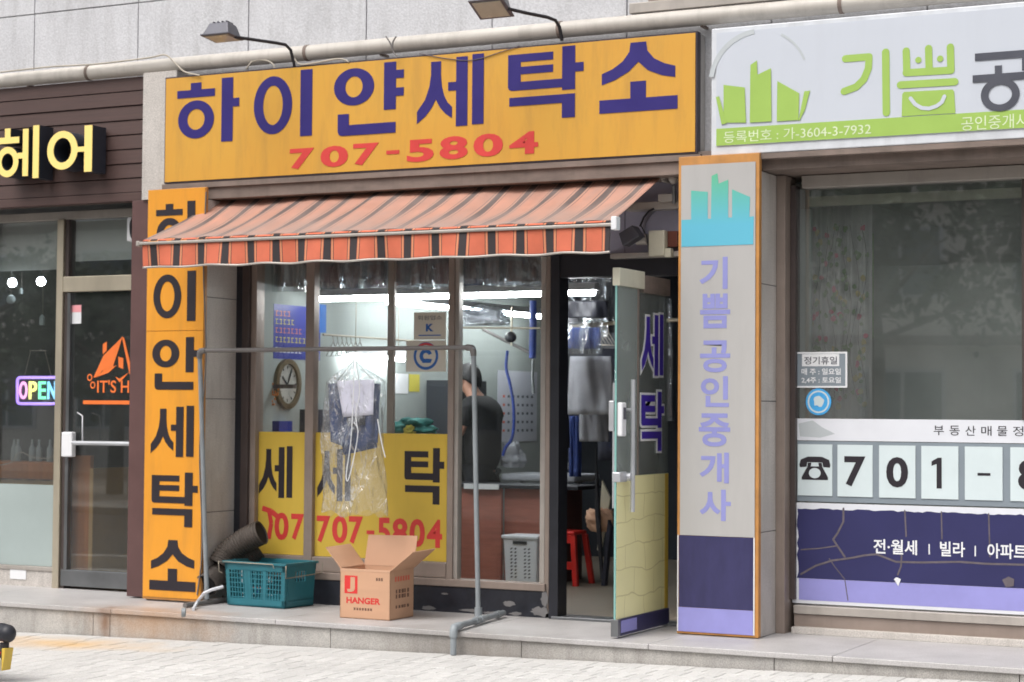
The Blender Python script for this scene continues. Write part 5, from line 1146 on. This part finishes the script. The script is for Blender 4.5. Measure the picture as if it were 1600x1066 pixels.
obj('hook_bar', MB().tube([P(46, 548, NY), P(72, 548, NY)], .003, 5), M['wire'], t)
for k, (a, b) in enumerate(((19, 442), (64, 440))):
    o = thing('ceiling_bulb', ('left' if k == 0 else 'right')+' round white bulb glowing in the hair shop window', 'bulb', P(a, b, .36), 'bulbs in the hair shop')
    obj('bulb', MB().ball(P(a, b, .36), .034), M['bulb'], o); obj('socket', MB().tube([P(a, b-7, .36), P(a, b-14, .36), P(a, b-90, .36)], [.02, .008, .005], 8), M['black'], o)
for k, (a, b, s, ln, lab) in enumerate(((17, 468, .035, 40, 'pale round ornament hanging below the left bulb'), (34, 455, .022, 30, 'small pale ornament hanging between the bulbs'), (67, 500, .04, 60, 'pale house shaped ornament hanging below the right bulb'), (8, 408, .05, 30, 'pale house ornament high in the hair shop window'))):
    o = thing('hanging_ornament', lab, 'ornament', P(a, b, .3), 'ornaments in the hair shop window')
    if k == 0: obj('charm', MB().ball(P(a, b, .3), s), M['frost'], o)
    else: obj('charm', MB().prism([(-.5, -1), (.5, -1), (.5, .4), (0, 1), (-.5, .4)], Frame(P(a, b, .3), (s*.9, 0, 0), (0, 0, s), (0, -1, 0)), .02), M['frost'], o)
    obj('thread', MB().tube([P(a, b-6, .31), P(a, b-ln, .31)], .0015, 4), M['wire'], o)
t = thing('reception_counter', 'orange wooden counter top across the lower hair shop window', 'counter', P(40, 760, .4))
zc1 = P(40, 722, .3).z
bx('top', (-6, hx(92, .3), .25, .6, zc1-.13, zc1), M['wood'], t, bevel=.01)
for k in range(9): bx('slat', (-4.9+k*.14, -4.86+k*.14, .3, .33, .3, zc1-.13), M['woodpale'], t)
bx('rail', (-6, hx(92, .3), .28, .3, P(40, 757, .3).z, P(40, 750, .3).z), M['woodpale'], t)
for k, a in enumerate((22, 28, 50, 61, 78)):
    c_ = P(a, 708, .45); o = obj('bottle', MB().tube([Vector((c_.x, .45, zc1+.001)), Vector((c_.x, .45, zc1+.1)), Vector((c_.x, .45, zc1+.13)), Vector((c_.x, .45, zc1+.17))], [.024, .024, .01, .009], 10), M['frost'])
    tag(o, ['short pale bottle at the left end of the counter row', 'pale bottle second from the left on the counter', 'pale bottle in the middle of the counter row', 'pale bottle right of the middle on the counter', 'pale bottle nearest the steel mullion'][k], 'bottle', 'bottles on the hair shop counter')
o = obj('window_cable', MB().tube(sm([(-5, 728), (18, 722), (32, 707), (50, 714), (75, 716), (92, 708)], .15), .004, 6), M['cable']); tag(o, 'pale cable draped in front of the wooden counter', 'cable')
t = thing('wooden_cabinet', 'orange wooden cabinet standing behind the hair shop door', 'cabinet', P(130, 895, .5))
bx('side', (P(110, 800, .16).x, P(140, 800, .16).x, .16, .2, .04, P(125, 712, .16).z), M['wood'], t); bx('edge', (P(140, 800, .16).x+.002, P(146, 800, .16).x, .15, .6, .04, P(140, 732, .16).z), M['woodpale'], t)
o = bx('wall_speaker', (P(203, 360, .0).x, P(214, 360, .0).x, -.04, .05, P(208, 378, 0).z, P(208, 340, 0).z), M['white'], bevel=.01); tag(o, 'white device with a black bracket above the hair shop door', 'fixture')
cable(sm([(211, 335), (205, 350), (206, 368), (212, 378)], -.05), 'thick black cable looped beside the white device', 'cableblack', .012)

# ------------------------------------------------------------ right shop: office
OX0 = 1.505
t = thing('office_sign', 'white and lime green office sign box with a skyline logo', 'sign', (2.5, -.35, 2.88))
bx('sign_box', (OX0, 6.0, -.345, -.15, 2.875, 3.645), M['whiteframe'], t, bevel=.006)
bx('sign_face', (OX0+.035, 5.96, -.352, -.346, 2.93, 3.615), M['whitesign'], t)
SYr = -.352
def ofr(l, tp, r, b): return pxwall(l, tp, r, b, SYr)
zg0, zg1 = 2.935, P(1300, 193, SYr).z; zg1 = P(1350, 187, SYr).z
bx('green_band', (OX0+.036, 5.95, SYr-.0015, SYr-.0002, 2.932, zg1), M['green'], t)
FRS = Frame((0, SYr, 0), (1, 0, 0), (0, 0, 1), (0, -1, 0))
def poly(pts, t_=.0015, d0=.0018, Y=SYr, m='green', par=None, nm='logo'):
    q = [(P(a, b, Y).x, P(a, b, Y).z) for a, b in pts]
    return obj(nm, MB().prism(q[::-1], Frame((0, Y, 0), (1, 0, 0), (0, 0, 1), (0, -1, 0)), t_, d0), M[m], par)
for pts in ([(1131, 192), (1131, 133), (1164, 137), (1166, 192)], [(1172, 192), (1173, 102), (1183, 95), (1184, 117), (1205, 107), (1206, 190)], [(1214, 190), (1215, 127), (1249, 146), (1248, 188)], [(1119, 152), (1124, 151), (1136, 193), (1128, 195)], [(1248, 189), (1257, 143), (1266, 142), (1258, 172), (1250, 188)]):
    poly(pts, par=t, d0=.0018+.0004*len(pts)*(pts[0][0] % 7)/3)
c_ = P(1185, 110, SYr); obj('logo_arc', MB().ring(c_.x, c_.z-.06, .315, .31, .285, .28, FRS, .001, .001, a0=95, a1=172, n=24), M['palegrey'], t)
obj('logo_arc', MB().ring(c_.x, c_.z-.06, .31, .305, .296, .291, FRS, .001, .001, a0=20, a1=62, n=24), M['palegrey'], t)
_sk = [0]
def stroke(pts, wd, m, par, Y=SYr, d0=.0018, nm='letter', th=.0008):
    _sk[0] = (_sk[0]+1) % 12; d0 += _sk[0]*.00009
    fr = Frame((0, Y, 0), (1, 0, 0), (0, 0, 1), (0, -1, 0)); q = [Vector((P(a, b, Y).x, P(a, b, Y).z)) for a, b in pts]; mb = MB()
    for i, (a, b) in enumerate(zip(q, q[1:])):
        d = (b-a).normalized(); n_ = Vector((-d.y, d.x))*wd; mb.prism([tuple(a-n_), tuple(b-n_), tuple(b+n_), tuple(a+n_)], fr, th, d0+i*.00008)
    for i, p in enumerate(q): mb.prism([(p.x+wd*math.cos(k*math.pi/8), p.y+wd*math.sin(k*math.pi/8)) for k in range(16)], fr, th, d0+.00004+i*.00003)
    return obj(nm, mb, M[m], par)
w1 = .021
stroke([(1321, 92), (1358, 89), (1357, 107), (1350, 124), (1338, 136), (1319, 143)], w1, 'green', t)
stroke([(1384, 82), (1385, 176)], w1*1.05, 'green', t)
stroke([(1416, 80), (1417, 114)], w1, 'green', t); stroke([(1416, 114), (1486, 110)], w1, 'green', t); stroke([(1451, 76), (1452, 112)], w1, 'green', t); stroke([(1485, 74), (1486, 110)], w1, 'green', t)
stroke([(1435, 94), (1435.3, 94)], .018, 'green', t); stroke([(1469, 92), (1469.3, 92)], .018, 'green', t)
stroke([(1407, 133), (1492, 128)], w1, 'green', t)
poly([(1409, 182), (1410, 147), (1413, 144), (1488, 140), (1491, 143), (1493, 177)], par=t, nm='letter')
stroke([(1423, 154), (1430, 163), (1440, 169), (1452, 170), (1464, 166), (1472, 160), (1476, 151)], .011, 'whitesign', t, d0=.004)
obj('letter', glyph(MB(), '공', ofr(1520, 78, 1612, 175), .002, .0025), M['darkgrey'], t)
obj('lettering', text(MB(), '등록번호 : 가-3604-3-7932', wall(P(1131, 212, SYr).x, P(1361, 200, SYr).x, P(1131, 224, SYr).z, P(1131, 206, SYr).z, SYr), .001, .002, bold=0), M['greenletter'], t)
obj('lettering', text(MB(), '공인중개사', wall(P(1502, 192, SYr).x, P(1608, 190, SYr).x, P(1502, 205, SYr).z, P(1502, 183, SYr).z, SYr), .001, .002), M['greenletter'], t)
# vertical grey sign
WX0, WX1, WY = 1.308, 1.822, -.38
t = thing('office_vertical_sign', 'tall grey signboard in an orange frame with lilac Korean letters', 'sign', (1.56, WY, 0))
bx('sign_box', (WX0, WX1, WY+.004, -.332, .006, 2.874), M['orangeframe'], t, bevel=.003)
zA, zB = P(1120, 838, WY).z, P(1120, 951, WY).z
bx('sign_face', (WX0+.02, WX1-.022, WY-.003, WY+.001, zA, P(1120, 256, WY).z), M['greysign'], t)
bx('navy_panel', (WX0+.015, WX1-.03, WY-.002, WY+.001, zB, zA-.002), M['violet'], t)
bx('lilac_panel', (WX0+.012, WX1-.032, WY-.002, WY+.001, .02, zB-.002), M['lavender'], t)
bx('white_strip', (WX0+.004, WX0+.011, WY-.002, WY+.001, .02, zA), M['white'], t); bx('white_strip', (WX1-.03, WX1-.022, WY-.0015, WY+.001, .02, zA), M['white'], t)
poly([(1065, 386), (1065, 344), (1080, 343), (1080, 298), (1106, 300), (1106, 342), (1111, 342), (1112, 275), (1121, 271), (1123, 287), (1138, 281), (1138, 340), (1144, 340), (1144, 296), (1172, 308), (1171, 339), (1178, 338), (1177, 382)], .001, .001, WY-.003, 'skyline', t, 'skyline_print')
for ch, l, tp, r, b in (('기', 1093, 402, 1137, 452), ('쁨', 1094, 459, 1141, 513), ('공', 1094, 532, 1141, 582), ('인', 1095, 588, 1139, 636), ('중', 1092, 646, 1141, 698), ('개', 1093, 707, 1139, 755), ('사', 1093, 765, 1142, 814)):
    obj('letter', text(MB(), ch, pxwall(l, tp, r, b, WY-.003), .001, .0005, bold=.028), M['lilac'], t)
# window of the office
ow = thing('office_window', 'large grey framed office window with phone number and banners', 'window', (2.6, .1, 0))
bx('frame', (1.813, P(1233, 600, .04).x+.0, -.04, .16, .0, 2.775), M['alu'], ow, bevel=.003)
bx('frame', (P(1234, 600, .06).x+.005, P(1243, 600, .06).x, .055, .14, .2, 2.72), M['aludark'], ow)
bx('head_frame', (1.95, 6, .03, .14, 2.70, 2.775), M['alulight'], ow, bevel=.003)
bx('head_rail', (1.95, 6, .16, .2, 2.60, 2.66), M['cream'], ow, bevel=.003)
zs0 = P(1400, 955, .06).z
bx('sill_rail', (1.90, 6, .04, .14, P(1240, 958, .06).z, P(1240, 945, .06).z), M['alulight'], ow, bevel=.003)
bx('sill_panel', (1.90, 6, .055, .14, .04, P(1240, 959, .06).z), M['alu'], ow)
bx('sill_foot', (1.90, 6, .0, .12, .0, .04), M['granite'], ow, bevel=.003)
bx('pane', (1.89, 6, .1, .106, P(1240, 945, .06).z, 2.70), M['glassO'], ow)
bx('pane_joint', (P(1597, 500, .09).x, P(1612, 500, .09).x, .085, .12, 1.3, 2.7), M['aludark'], ow)
BY = .098
z = lambda b, a=1246: P(a, b, BY).z
bx('white_banner', (P(1245, 670, BY).x, 5.9, BY-.002, BY+.001, z(688), z(654)), M['banner'], ow)
bx('grey_film', (P(1240, 740, BY).x, 5.9, BY-.002, BY+.001, z(783), z(689)), M['greyfilm'], ow)
for k, ch in enumerate('부동산매물정'):
    l = 1459+k*24.8; s = 16; zz1, zz0 = P(1459, 665, BY).z, P(1459, 680, BY).z
    obj('banner_letter', text(MB(), ch, wall(P(l, 672, BY).x, P(l+s, 672, BY).x, zz0, zz1, BY-.002), .001, .0005, bold=.0), M['ink'], ow)
poly([(1248, 662), (1270, 657), (1285, 668), (1305, 678), (1282, 684), (1250, 682)], .0008, .0012, BY-.001, 'palegrey', ow, 'torn_patch')
bx2 = [(1247, 1301), (1309, 1364), (1374, 1431), (1440, 1498), (1508, 1567), (1579, 1640)]
zc1_, zc0 = P(1247, 694, BY).z, P(1247, 774, BY).z
for k, (l, r) in enumerate(bx2):
    x0, x1 = P(l, 735, BY).x, P(r, 735, BY).x
    cdn = bx('number_card', (x0, x1, BY-.008, BY-.003, zc0, zc1_), M['mint'], ow, bevel=.001)
    Yc = BY-.008; W_ = x1-x0; H_ = zc1_-zc0
    if k == 0:
        fr = wall(x0, x1, zc0, zc1_, Yc); mb = MB()
        mb.prism([(.05, .6), (.09, .7), (.3, .76), (.7, .76), (.91, .7), (.95, .6), (.93, .55), (.74, .56), (.72, .65), (.28, .65), (.26, .56), (.07, .55)], fr, .001, .0005)
        mb.prism([(.3, .64), (.4, .64), (.38, .57), (.62, .57), (.6, .64), (.7, .64), (.72, .56), (.88, .36), (.88, .31), (.12, .31), (.12, .36), (.28, .56)], fr, .001, .0008)
        obj('telephone_mark', mb, M['ink'], cdn); obj('dial', MB().ring(.5, .44, .17, .1, .001, .001, fr, .001, .002, n=20), M['mint'], cdn)
    else:
        ch = '701-8'[k-1]
        bxs = {1: (.2, .8, .2, .78), 2: (.2, .8, .2, .78), 3: (.28, .66, .2, .78), 4: (.34, .68, .46, .51), 5: (.2, .8, .2, .78)}[k]
        fr = wall(x0+W_*bxs[0], x0+W_*bxs[1], zc0+H_*bxs[2], zc0+H_*bxs[3], Yc)
        obj('digit', glyph(MB(), ch, fr, .001, .0005) if ch == '1' else text(MB(), ch, fr, .001, .0005, bold=.03) if ch != '-' else MB().fbox(fr, 0, 1, 0, 1, .0005, .0015), M['ink'], cdn)
# lower banner
zl1, zl0 = P(1240, 785, BY-.01).z, P(1240, 942, BY-.01).z; YB = BY-.012
bn = bx('lower_banner', (P(1238, 860, YB).x, 5.9, YB, YB+.004, zl0, zl1), M['banner'], ow, bevel=.001)
zn1, zn0, zp0 = P(1246, 794, YB).z, P(1246, 903, YB).z, P(1246, 937, YB).z
random.seed(4)
q = []; x0, x1 = P(1246, 850, YB).x, 5.88; n_ = 160
for k in range(n_+1): q.append((x0+(x1-x0)*k/n_, zn1+random.uniform(-.006, .004)))
q.append((x1, zn0)); 
for k in range(12): q.append((x0+random.uniform(-.004, .008), zn0+(zn1-zn0)*k/12))
obj('navy_field', MB().prism(q[::-1], Frame((0, YB, 0), (1, 0, 0), (0, 0, 1), (0, -1, 0)), .001, .0005), M['bannernavy'], bn)
bx('lavender_field', (x0+.01, x1, YB-.0012, YB-.0002, zp0, zn0-.001), M['lavender'], bn)
for tx_, l, r in (('전·월세', 1365, 1433), ('빌라', 1469, 1508), ('아파트', 1543, 1604)):
    obj('banner_letter', text(MB(), tx_, wall(P(l, 855, YB).x, P(r, 855, YB).x, P(1365, 865, YB).z, P(1365, 842, YB).z, YB), .001, .002, bold=.018), M['white'], bn)
for l in (1452, 1524): obj('divider', MB().box(P(l-1, 855, YB).x, P(l+1, 855, YB).x, YB-.003, YB-.002, P(1365, 863, YB).z, P(1365, 847, YB).z), M['white'], bn)
def resid(pts, w_, m='branch'): return stroke(pts, w_, m, bn, YB, .0016, 'torn_residue', .0006)
resid([(1252, 897), (1275, 884), (1300, 876), (1330, 872), (1350, 868)], .006); resid([(1350, 868), (1370, 866), (1400, 878), (1440, 879), (1500, 878), (1540, 881), (1620, 883)], .006); resid([(1252, 859), (1280, 857), (1308, 853)], .004)
resid([(1318, 795), (1318, 815), (1309, 833), (1302, 843), (1312, 858), (1320, 870)], .006); resid([(1296, 873), (1304, 885), (1320, 905), (1325, 938)], .003)
resid([(1414, 798), (1416, 838)], .0045); resid([(1471, 800), (1472, 842)], .004); resid([(1545, 803), (1547, 870)], .004); resid([(1409, 868), (1408, 885), (1403, 898)], .005)
poly([(1397, 905), (1401, 902), (1408, 905), (1404, 916)], .002, .003, YB, 'white', bn, 'tape_scrap')
poly([(1566, 906), (1576, 901), (1585, 905), (1584, 916), (1572, 918)], .002, .003, YB, 'branch', bn, 'tape_scrap')
# closed day sticker + round sticker
fr = pxwall(1241, 550, 1324, 606, BY-.002); t = thing('closing_day_sticker', 'rounded white outlined sticker listing closing days on the office glass', 'sticker', fr.at(.5, 0))
obj('backing', MB().fbox(fr, .02, .98, .03, .97, 0, .001), M['greyfilm'], t)
for b_ in ((0, 1, 0, .05), (0, 1, .95, 1), (0, .035, .05, .95), (.965, 1, .05, .95)): obj('border', MB().fbox(fr, *b_, .0012, .0025), M['white'], t)
obj('title_plate', MB().fbox(fr, .15, .85, .6, .94, .0012, .002), M['white'], t)
obj('lettering', text(MB(), '정기휴일', Frame(fr.at(.19, .65, .002), fr.u*.62, fr.v*.22, fr.n), .0006, .0003, bold=.01), M['darkgrey'], t)
obj('lettering', text(MB(), '매 주 : 일요일', Frame(fr.at(.14, .36, .001), fr.u*.74, fr.v*.18, fr.n), .0006, .0003, bold=.02), M['white'], t)
obj('lettering', text(MB(), '2,4주 : 토요일', Frame(fr.at(.14, .12, .001), fr.u*.74, fr.v*.18, fr.n), .0006, .0003, bold=.02), M['white'], t)
fr = pxwall(1259, 607, 1299, 649, BY-.002); t = thing('round_blue_sticker', 'round sky blue sticker with a pale rim on the office glass', 'sticker', fr.at(.5, 0))
obj('disc', MB().ring(.5, .5, .5, .5, .001, .001, fr, .001), M['sticker'], t); obj('rim_print', MB().ring(.5, .5, .42, .42, .36, .36, fr, .001, .001), M['mint'], t)
obj('emblem', MB().prism(blob(.5, .5, .24, .22, 14), fr, .001, .0012), M['mint'], t)
# office interior
st('floor', (1.85, 6.5, .1, 4.2, -.1, .001), M['intfloor']); st('ceiling', (1.85, 6.5, .2, 4.2, 2.8, 2.9), M['intceil'])
st('interior_wall', (1.70, 1.852, .525, 4.2, 0, 2.8), M['officewall']); st('interior_wall', (1.86, 6.5, 4.1, 4.2, 0, 2.8), M['officewall']); st('interior_wall', (6.4, 6.5, .2, 4.1, 0, 2.8), M['officewall'])
t = thing('floral_curtain', 'pale curtain printed with vines and pink flowers inside the office window', 'curtain', P(1310, 640, .4))
CX0, CX1 = P(1268, 500, .4).x, P(1362, 500, .4).x
def cur(u, v): return (CX0+(CX1-CX0)*u, .4+.025*math.sin(u*26)+.01*math.sin(u*61), 2.62-1.4*v)
obj('cloth', MB().grid(cur, 90, 4), M['curtain'], t, solid=.003)
random.seed(9)
for nm, m, n_, s in (('vine_print', 'leaf2', 90, .018), ('pink_flower_print', 'flower', 26, .02), ('yellow_flower_print', 'flowery', 26, .022)):
    mb = MB()
    for k in range(n_):
        u = random.choice((.15, .3, .45, .6, .85))+random.gauss(0, .05); zz = random.uniform(1.35, 2.5); x = CX0+(CX1-CX0)*u; a = random.uniform(0, 6)
        pts = [(x+s*random.uniform(.5, 1)*math.cos(a+i*math.pi/3.5), zz+s*random.uniform(.6, 1.3)*math.sin(a+i*math.pi/3.5)) for i in range(7)]
        mb.prism(pts, Frame((0, .36, 0), (1, 0, 0), (0, 0, 1), (0, -1, 0)), .002, random.uniform(0, .003))
    obj(nm, mb, M[m], t)
mb = MB()
for k in range(7):
    x = CX0+(CX1-CX0)*(.1+.13*k); mb.tube([(x+.03*math.sin(i*.9+k), .358, 2.5-i*.12) for i in range(10)], .002, 4)
obj('stem_print', mb, M['branch'], t)
o = bx('green_partition', (P(1338, 500, .45).x, P(1362, 500, .45).x, .47, .5, 1.8, 2.45), M['officegreen']); tag(o, 'green panel behind the right half of the floral curtain', 'panel')
o = bx('white_screen', (P(1245, 500, .3).x, P(1267, 500, .3).x, .3, .33, 1.2, 2.6), M['mint']); tag(o, 'narrow pale screen at the left edge of the office window', 'screen')
o = bx('office_divider', (P(1366, 500, 1.2).x, P(1490, 500, 1.2).x+1, 1.2, 1.25, .0, 2.3), M['officewall']); tag(o, 'grey office divider standing back from the window', 'partition')

# ------------------------------------------------------------ scooter at the left edge
def scooter():
    c_ = PZ(-40, 1062, gz(-2)); 
    y = -3.0; xg = P(14, 990, y).x; gz0 = gz(xg)
    t = thing('parked_scooter', 'parked scooter with a black grip and red, white and yellow body at the frame edge', 'scooter', (xg-.5, y, gz0))
    zg = P(8, 990, y).z
    obj('grip', MB().tube([(xg-.16, y+.02, zg+.01), (xg-.06, y+.01, zg+.005), (xg-.01, y, zg)], [.035, .05, .048], 16).ball((xg-.01, y, zg), .048, .048, .05), M['black'], t)
    obj('bracket', MB().tube([(xg-.03, y, zg-.05), (xg-.03, y, zg-.14)], .025, 10), M['cableblack'], t)
    def bd(x0, x1, z0, z1, m, nm, d=.03): obj(nm, MB().hexa([(x0, y-d, z0), (x1-.02, y-d, z0), (x1-.02, y+d, z0), (x0, y+d, z0), (x0, y-d, z1), (x1, y-d, z1), (x1, y+d, z1), (x0, y+d, z1)]), m, t, bevel=.008)
    zt_ = P(8, 1018, y).z; zm = P(8, 1028, y).z; zq = P(8, 1050, y).z
    bd(xg-.3, xg-.028, zm+.002, zt_, M['redplastic'], 'fairing'); bd(xg-.3, xg-.03, zq, zm, M['white'], 'fairing'); bd(xg-.02, xg+.006, zq+.01, zt_+.02, M['yellowvinyl'], 'side_stripe', .034)
    obj('handlebar', MB().tube([(xg-.03, y, zg), (xg-.25, y, zg+.08), (xg-.5, y, zg+.04)], .012, 10), M['steeldark'], t)
    for x in (xg-.35, xg-1.45):
        mb = MB(); pts = [(x+.2*math.cos(k*math.pi/12), y, gz0+.22+.2*math.sin(k*math.pi/12)) for k in range(25)]; obj('wheel', mb.tube(pts, .045, 10, cap=False), M['black'], t)
        obj('hub', MB().tube([(x, y-.05, gz0+.22), (x, y+.05, gz0+.22)], .09, 16), M['steeldark'], t)
    obj('body', MB().tube([(xg-.32, y, zq-.1), (xg-.7, y, gz0+.25), (xg-1.2, y, gz0+.35), (xg-1.6, y, gz0+.55)], [.08, .1, .14, .08], 14), M['white'], t)
    obj('seat', MB().tube([(xg-.9, y, gz0+.62), (xg-1.3, y, gz0+.64), (xg-1.6, y, gz0+.68)], [.07, .12, .08], 14), M['black'], t)
scooter()

# ------------------------------------------------------------ what stands across the road (seen in the glass)
def opp(x0, x1, y, h, label, m='opp'):
    b = thing('apartment_block', label, 'building', ((x0+x1)/2, y, -.3)); bx('wall', (x0, x1, y-8, y, -.3, h), M[m], b)
    n_ = int((x1-x0)/3.2); k = 0
    for i in range(n_):
        for j in range(int(h/3)):
            xx = x0+1+i*3.2; zz = .8+j*3
            wd = bx('window', (xx, xx+1.8, y+.0, y+.05, zz, zz+1.5), M['whiteframe'], b); bx('pane', (xx+.08, xx+.86, y+.051, y+.06, zz+.08, zz+1.42), M['oppglass'], wd); bx('pane', (xx+.94, xx+1.72, y+.051, y+.06, zz+.08, zz+1.42), M['oppglass'], wd)
    for j in range(1, int(h/3)+1): bx('ledge', (x0-.1, x1+.1, y, y+.25, j*3-.2, j*3), M['lintel'], b)
opp(-46, -22, -27, 12, 'pale apartment block across the road on the left, seen in the glass')
opp(-20, 4, -29, 12, 'pale apartment block across the road on the right, seen in the glass')
random.seed(21)
def tree(x, y, h, cr, label, n=2600, src=None):
    t = thing('street_tree', label, 'tree', (x, y, -.3), 'trees across the road')
    tr_ = MB().tube([(x, y, -.3), (x+.05, y, h*.3), (x-.05, y+.05, h*.6), (x, y, h*.85)], [.16, .13, .09, .03], 10)
    for k in range(7):
        a = k*.9; z0 = h*(.35+.06*k); tr_.tube([(x, y, z0), (x+cr*.5*math.cos(a), y+cr*.5*math.sin(a), z0+.6), (x+cr*.8*math.cos(a), y+cr*.8*math.sin(a), z0+1.0)], [.06, .035, .012], 6)
    obj('trunk', tr_, M['bark'], t); mb = MB(); cl = [(random.gauss(0, cr*.42), random.gauss(0, cr*.42), random.uniform(-.4, .45)*h*.55) for _ in range(26)]
    for k in range(n):
        c_ = random.choice(cl); p = Vector((x+c_[0]+random.gauss(0, .32), y+c_[1]+random.gauss(0, .32), h*.64+c_[2]+random.gauss(0, .28))); s = random.uniform(.06, .13)
        d1 = Vector((random.gauss(0, 1), random.gauss(0, 1), random.gauss(0, 1))).normalized()*s; d2 = Vector((random.gauss(0, 1), random.gauss(0, 1), random.gauss(0, 1))).normalized()*s
        mb.add([p-d1, p+d2, p+d1, p-d2], [(0, 1, 2, 3)])
    obj('crown', mb, M['leaf'], t, recalc=False)
for k, (x, y, h, cr) in enumerate(((-28, -18, 4.4, 2.2), (-24.5, -17, 4.0, 2.2), (-21, -18.5, 4.6, 2.3), (-17.5, -18, 4.2, 2.1), (-7, -20, 6.6, 2.6), (-3.2, -19.5, 7.2, 3.0), (.8, -19.5, 6.8, 2.6))):
    tree(x, y, h, cr, ['round leafy tree across the road, farthest left', 'low leafy tree across the road, second from the left', 'bushy tree across the road, third from the left', 'small leafy tree across the road between the two blocks', 'tall tree across the road before the right block', 'tallest tree across the road before the right block', 'tall tree across the road at the right end'][k])
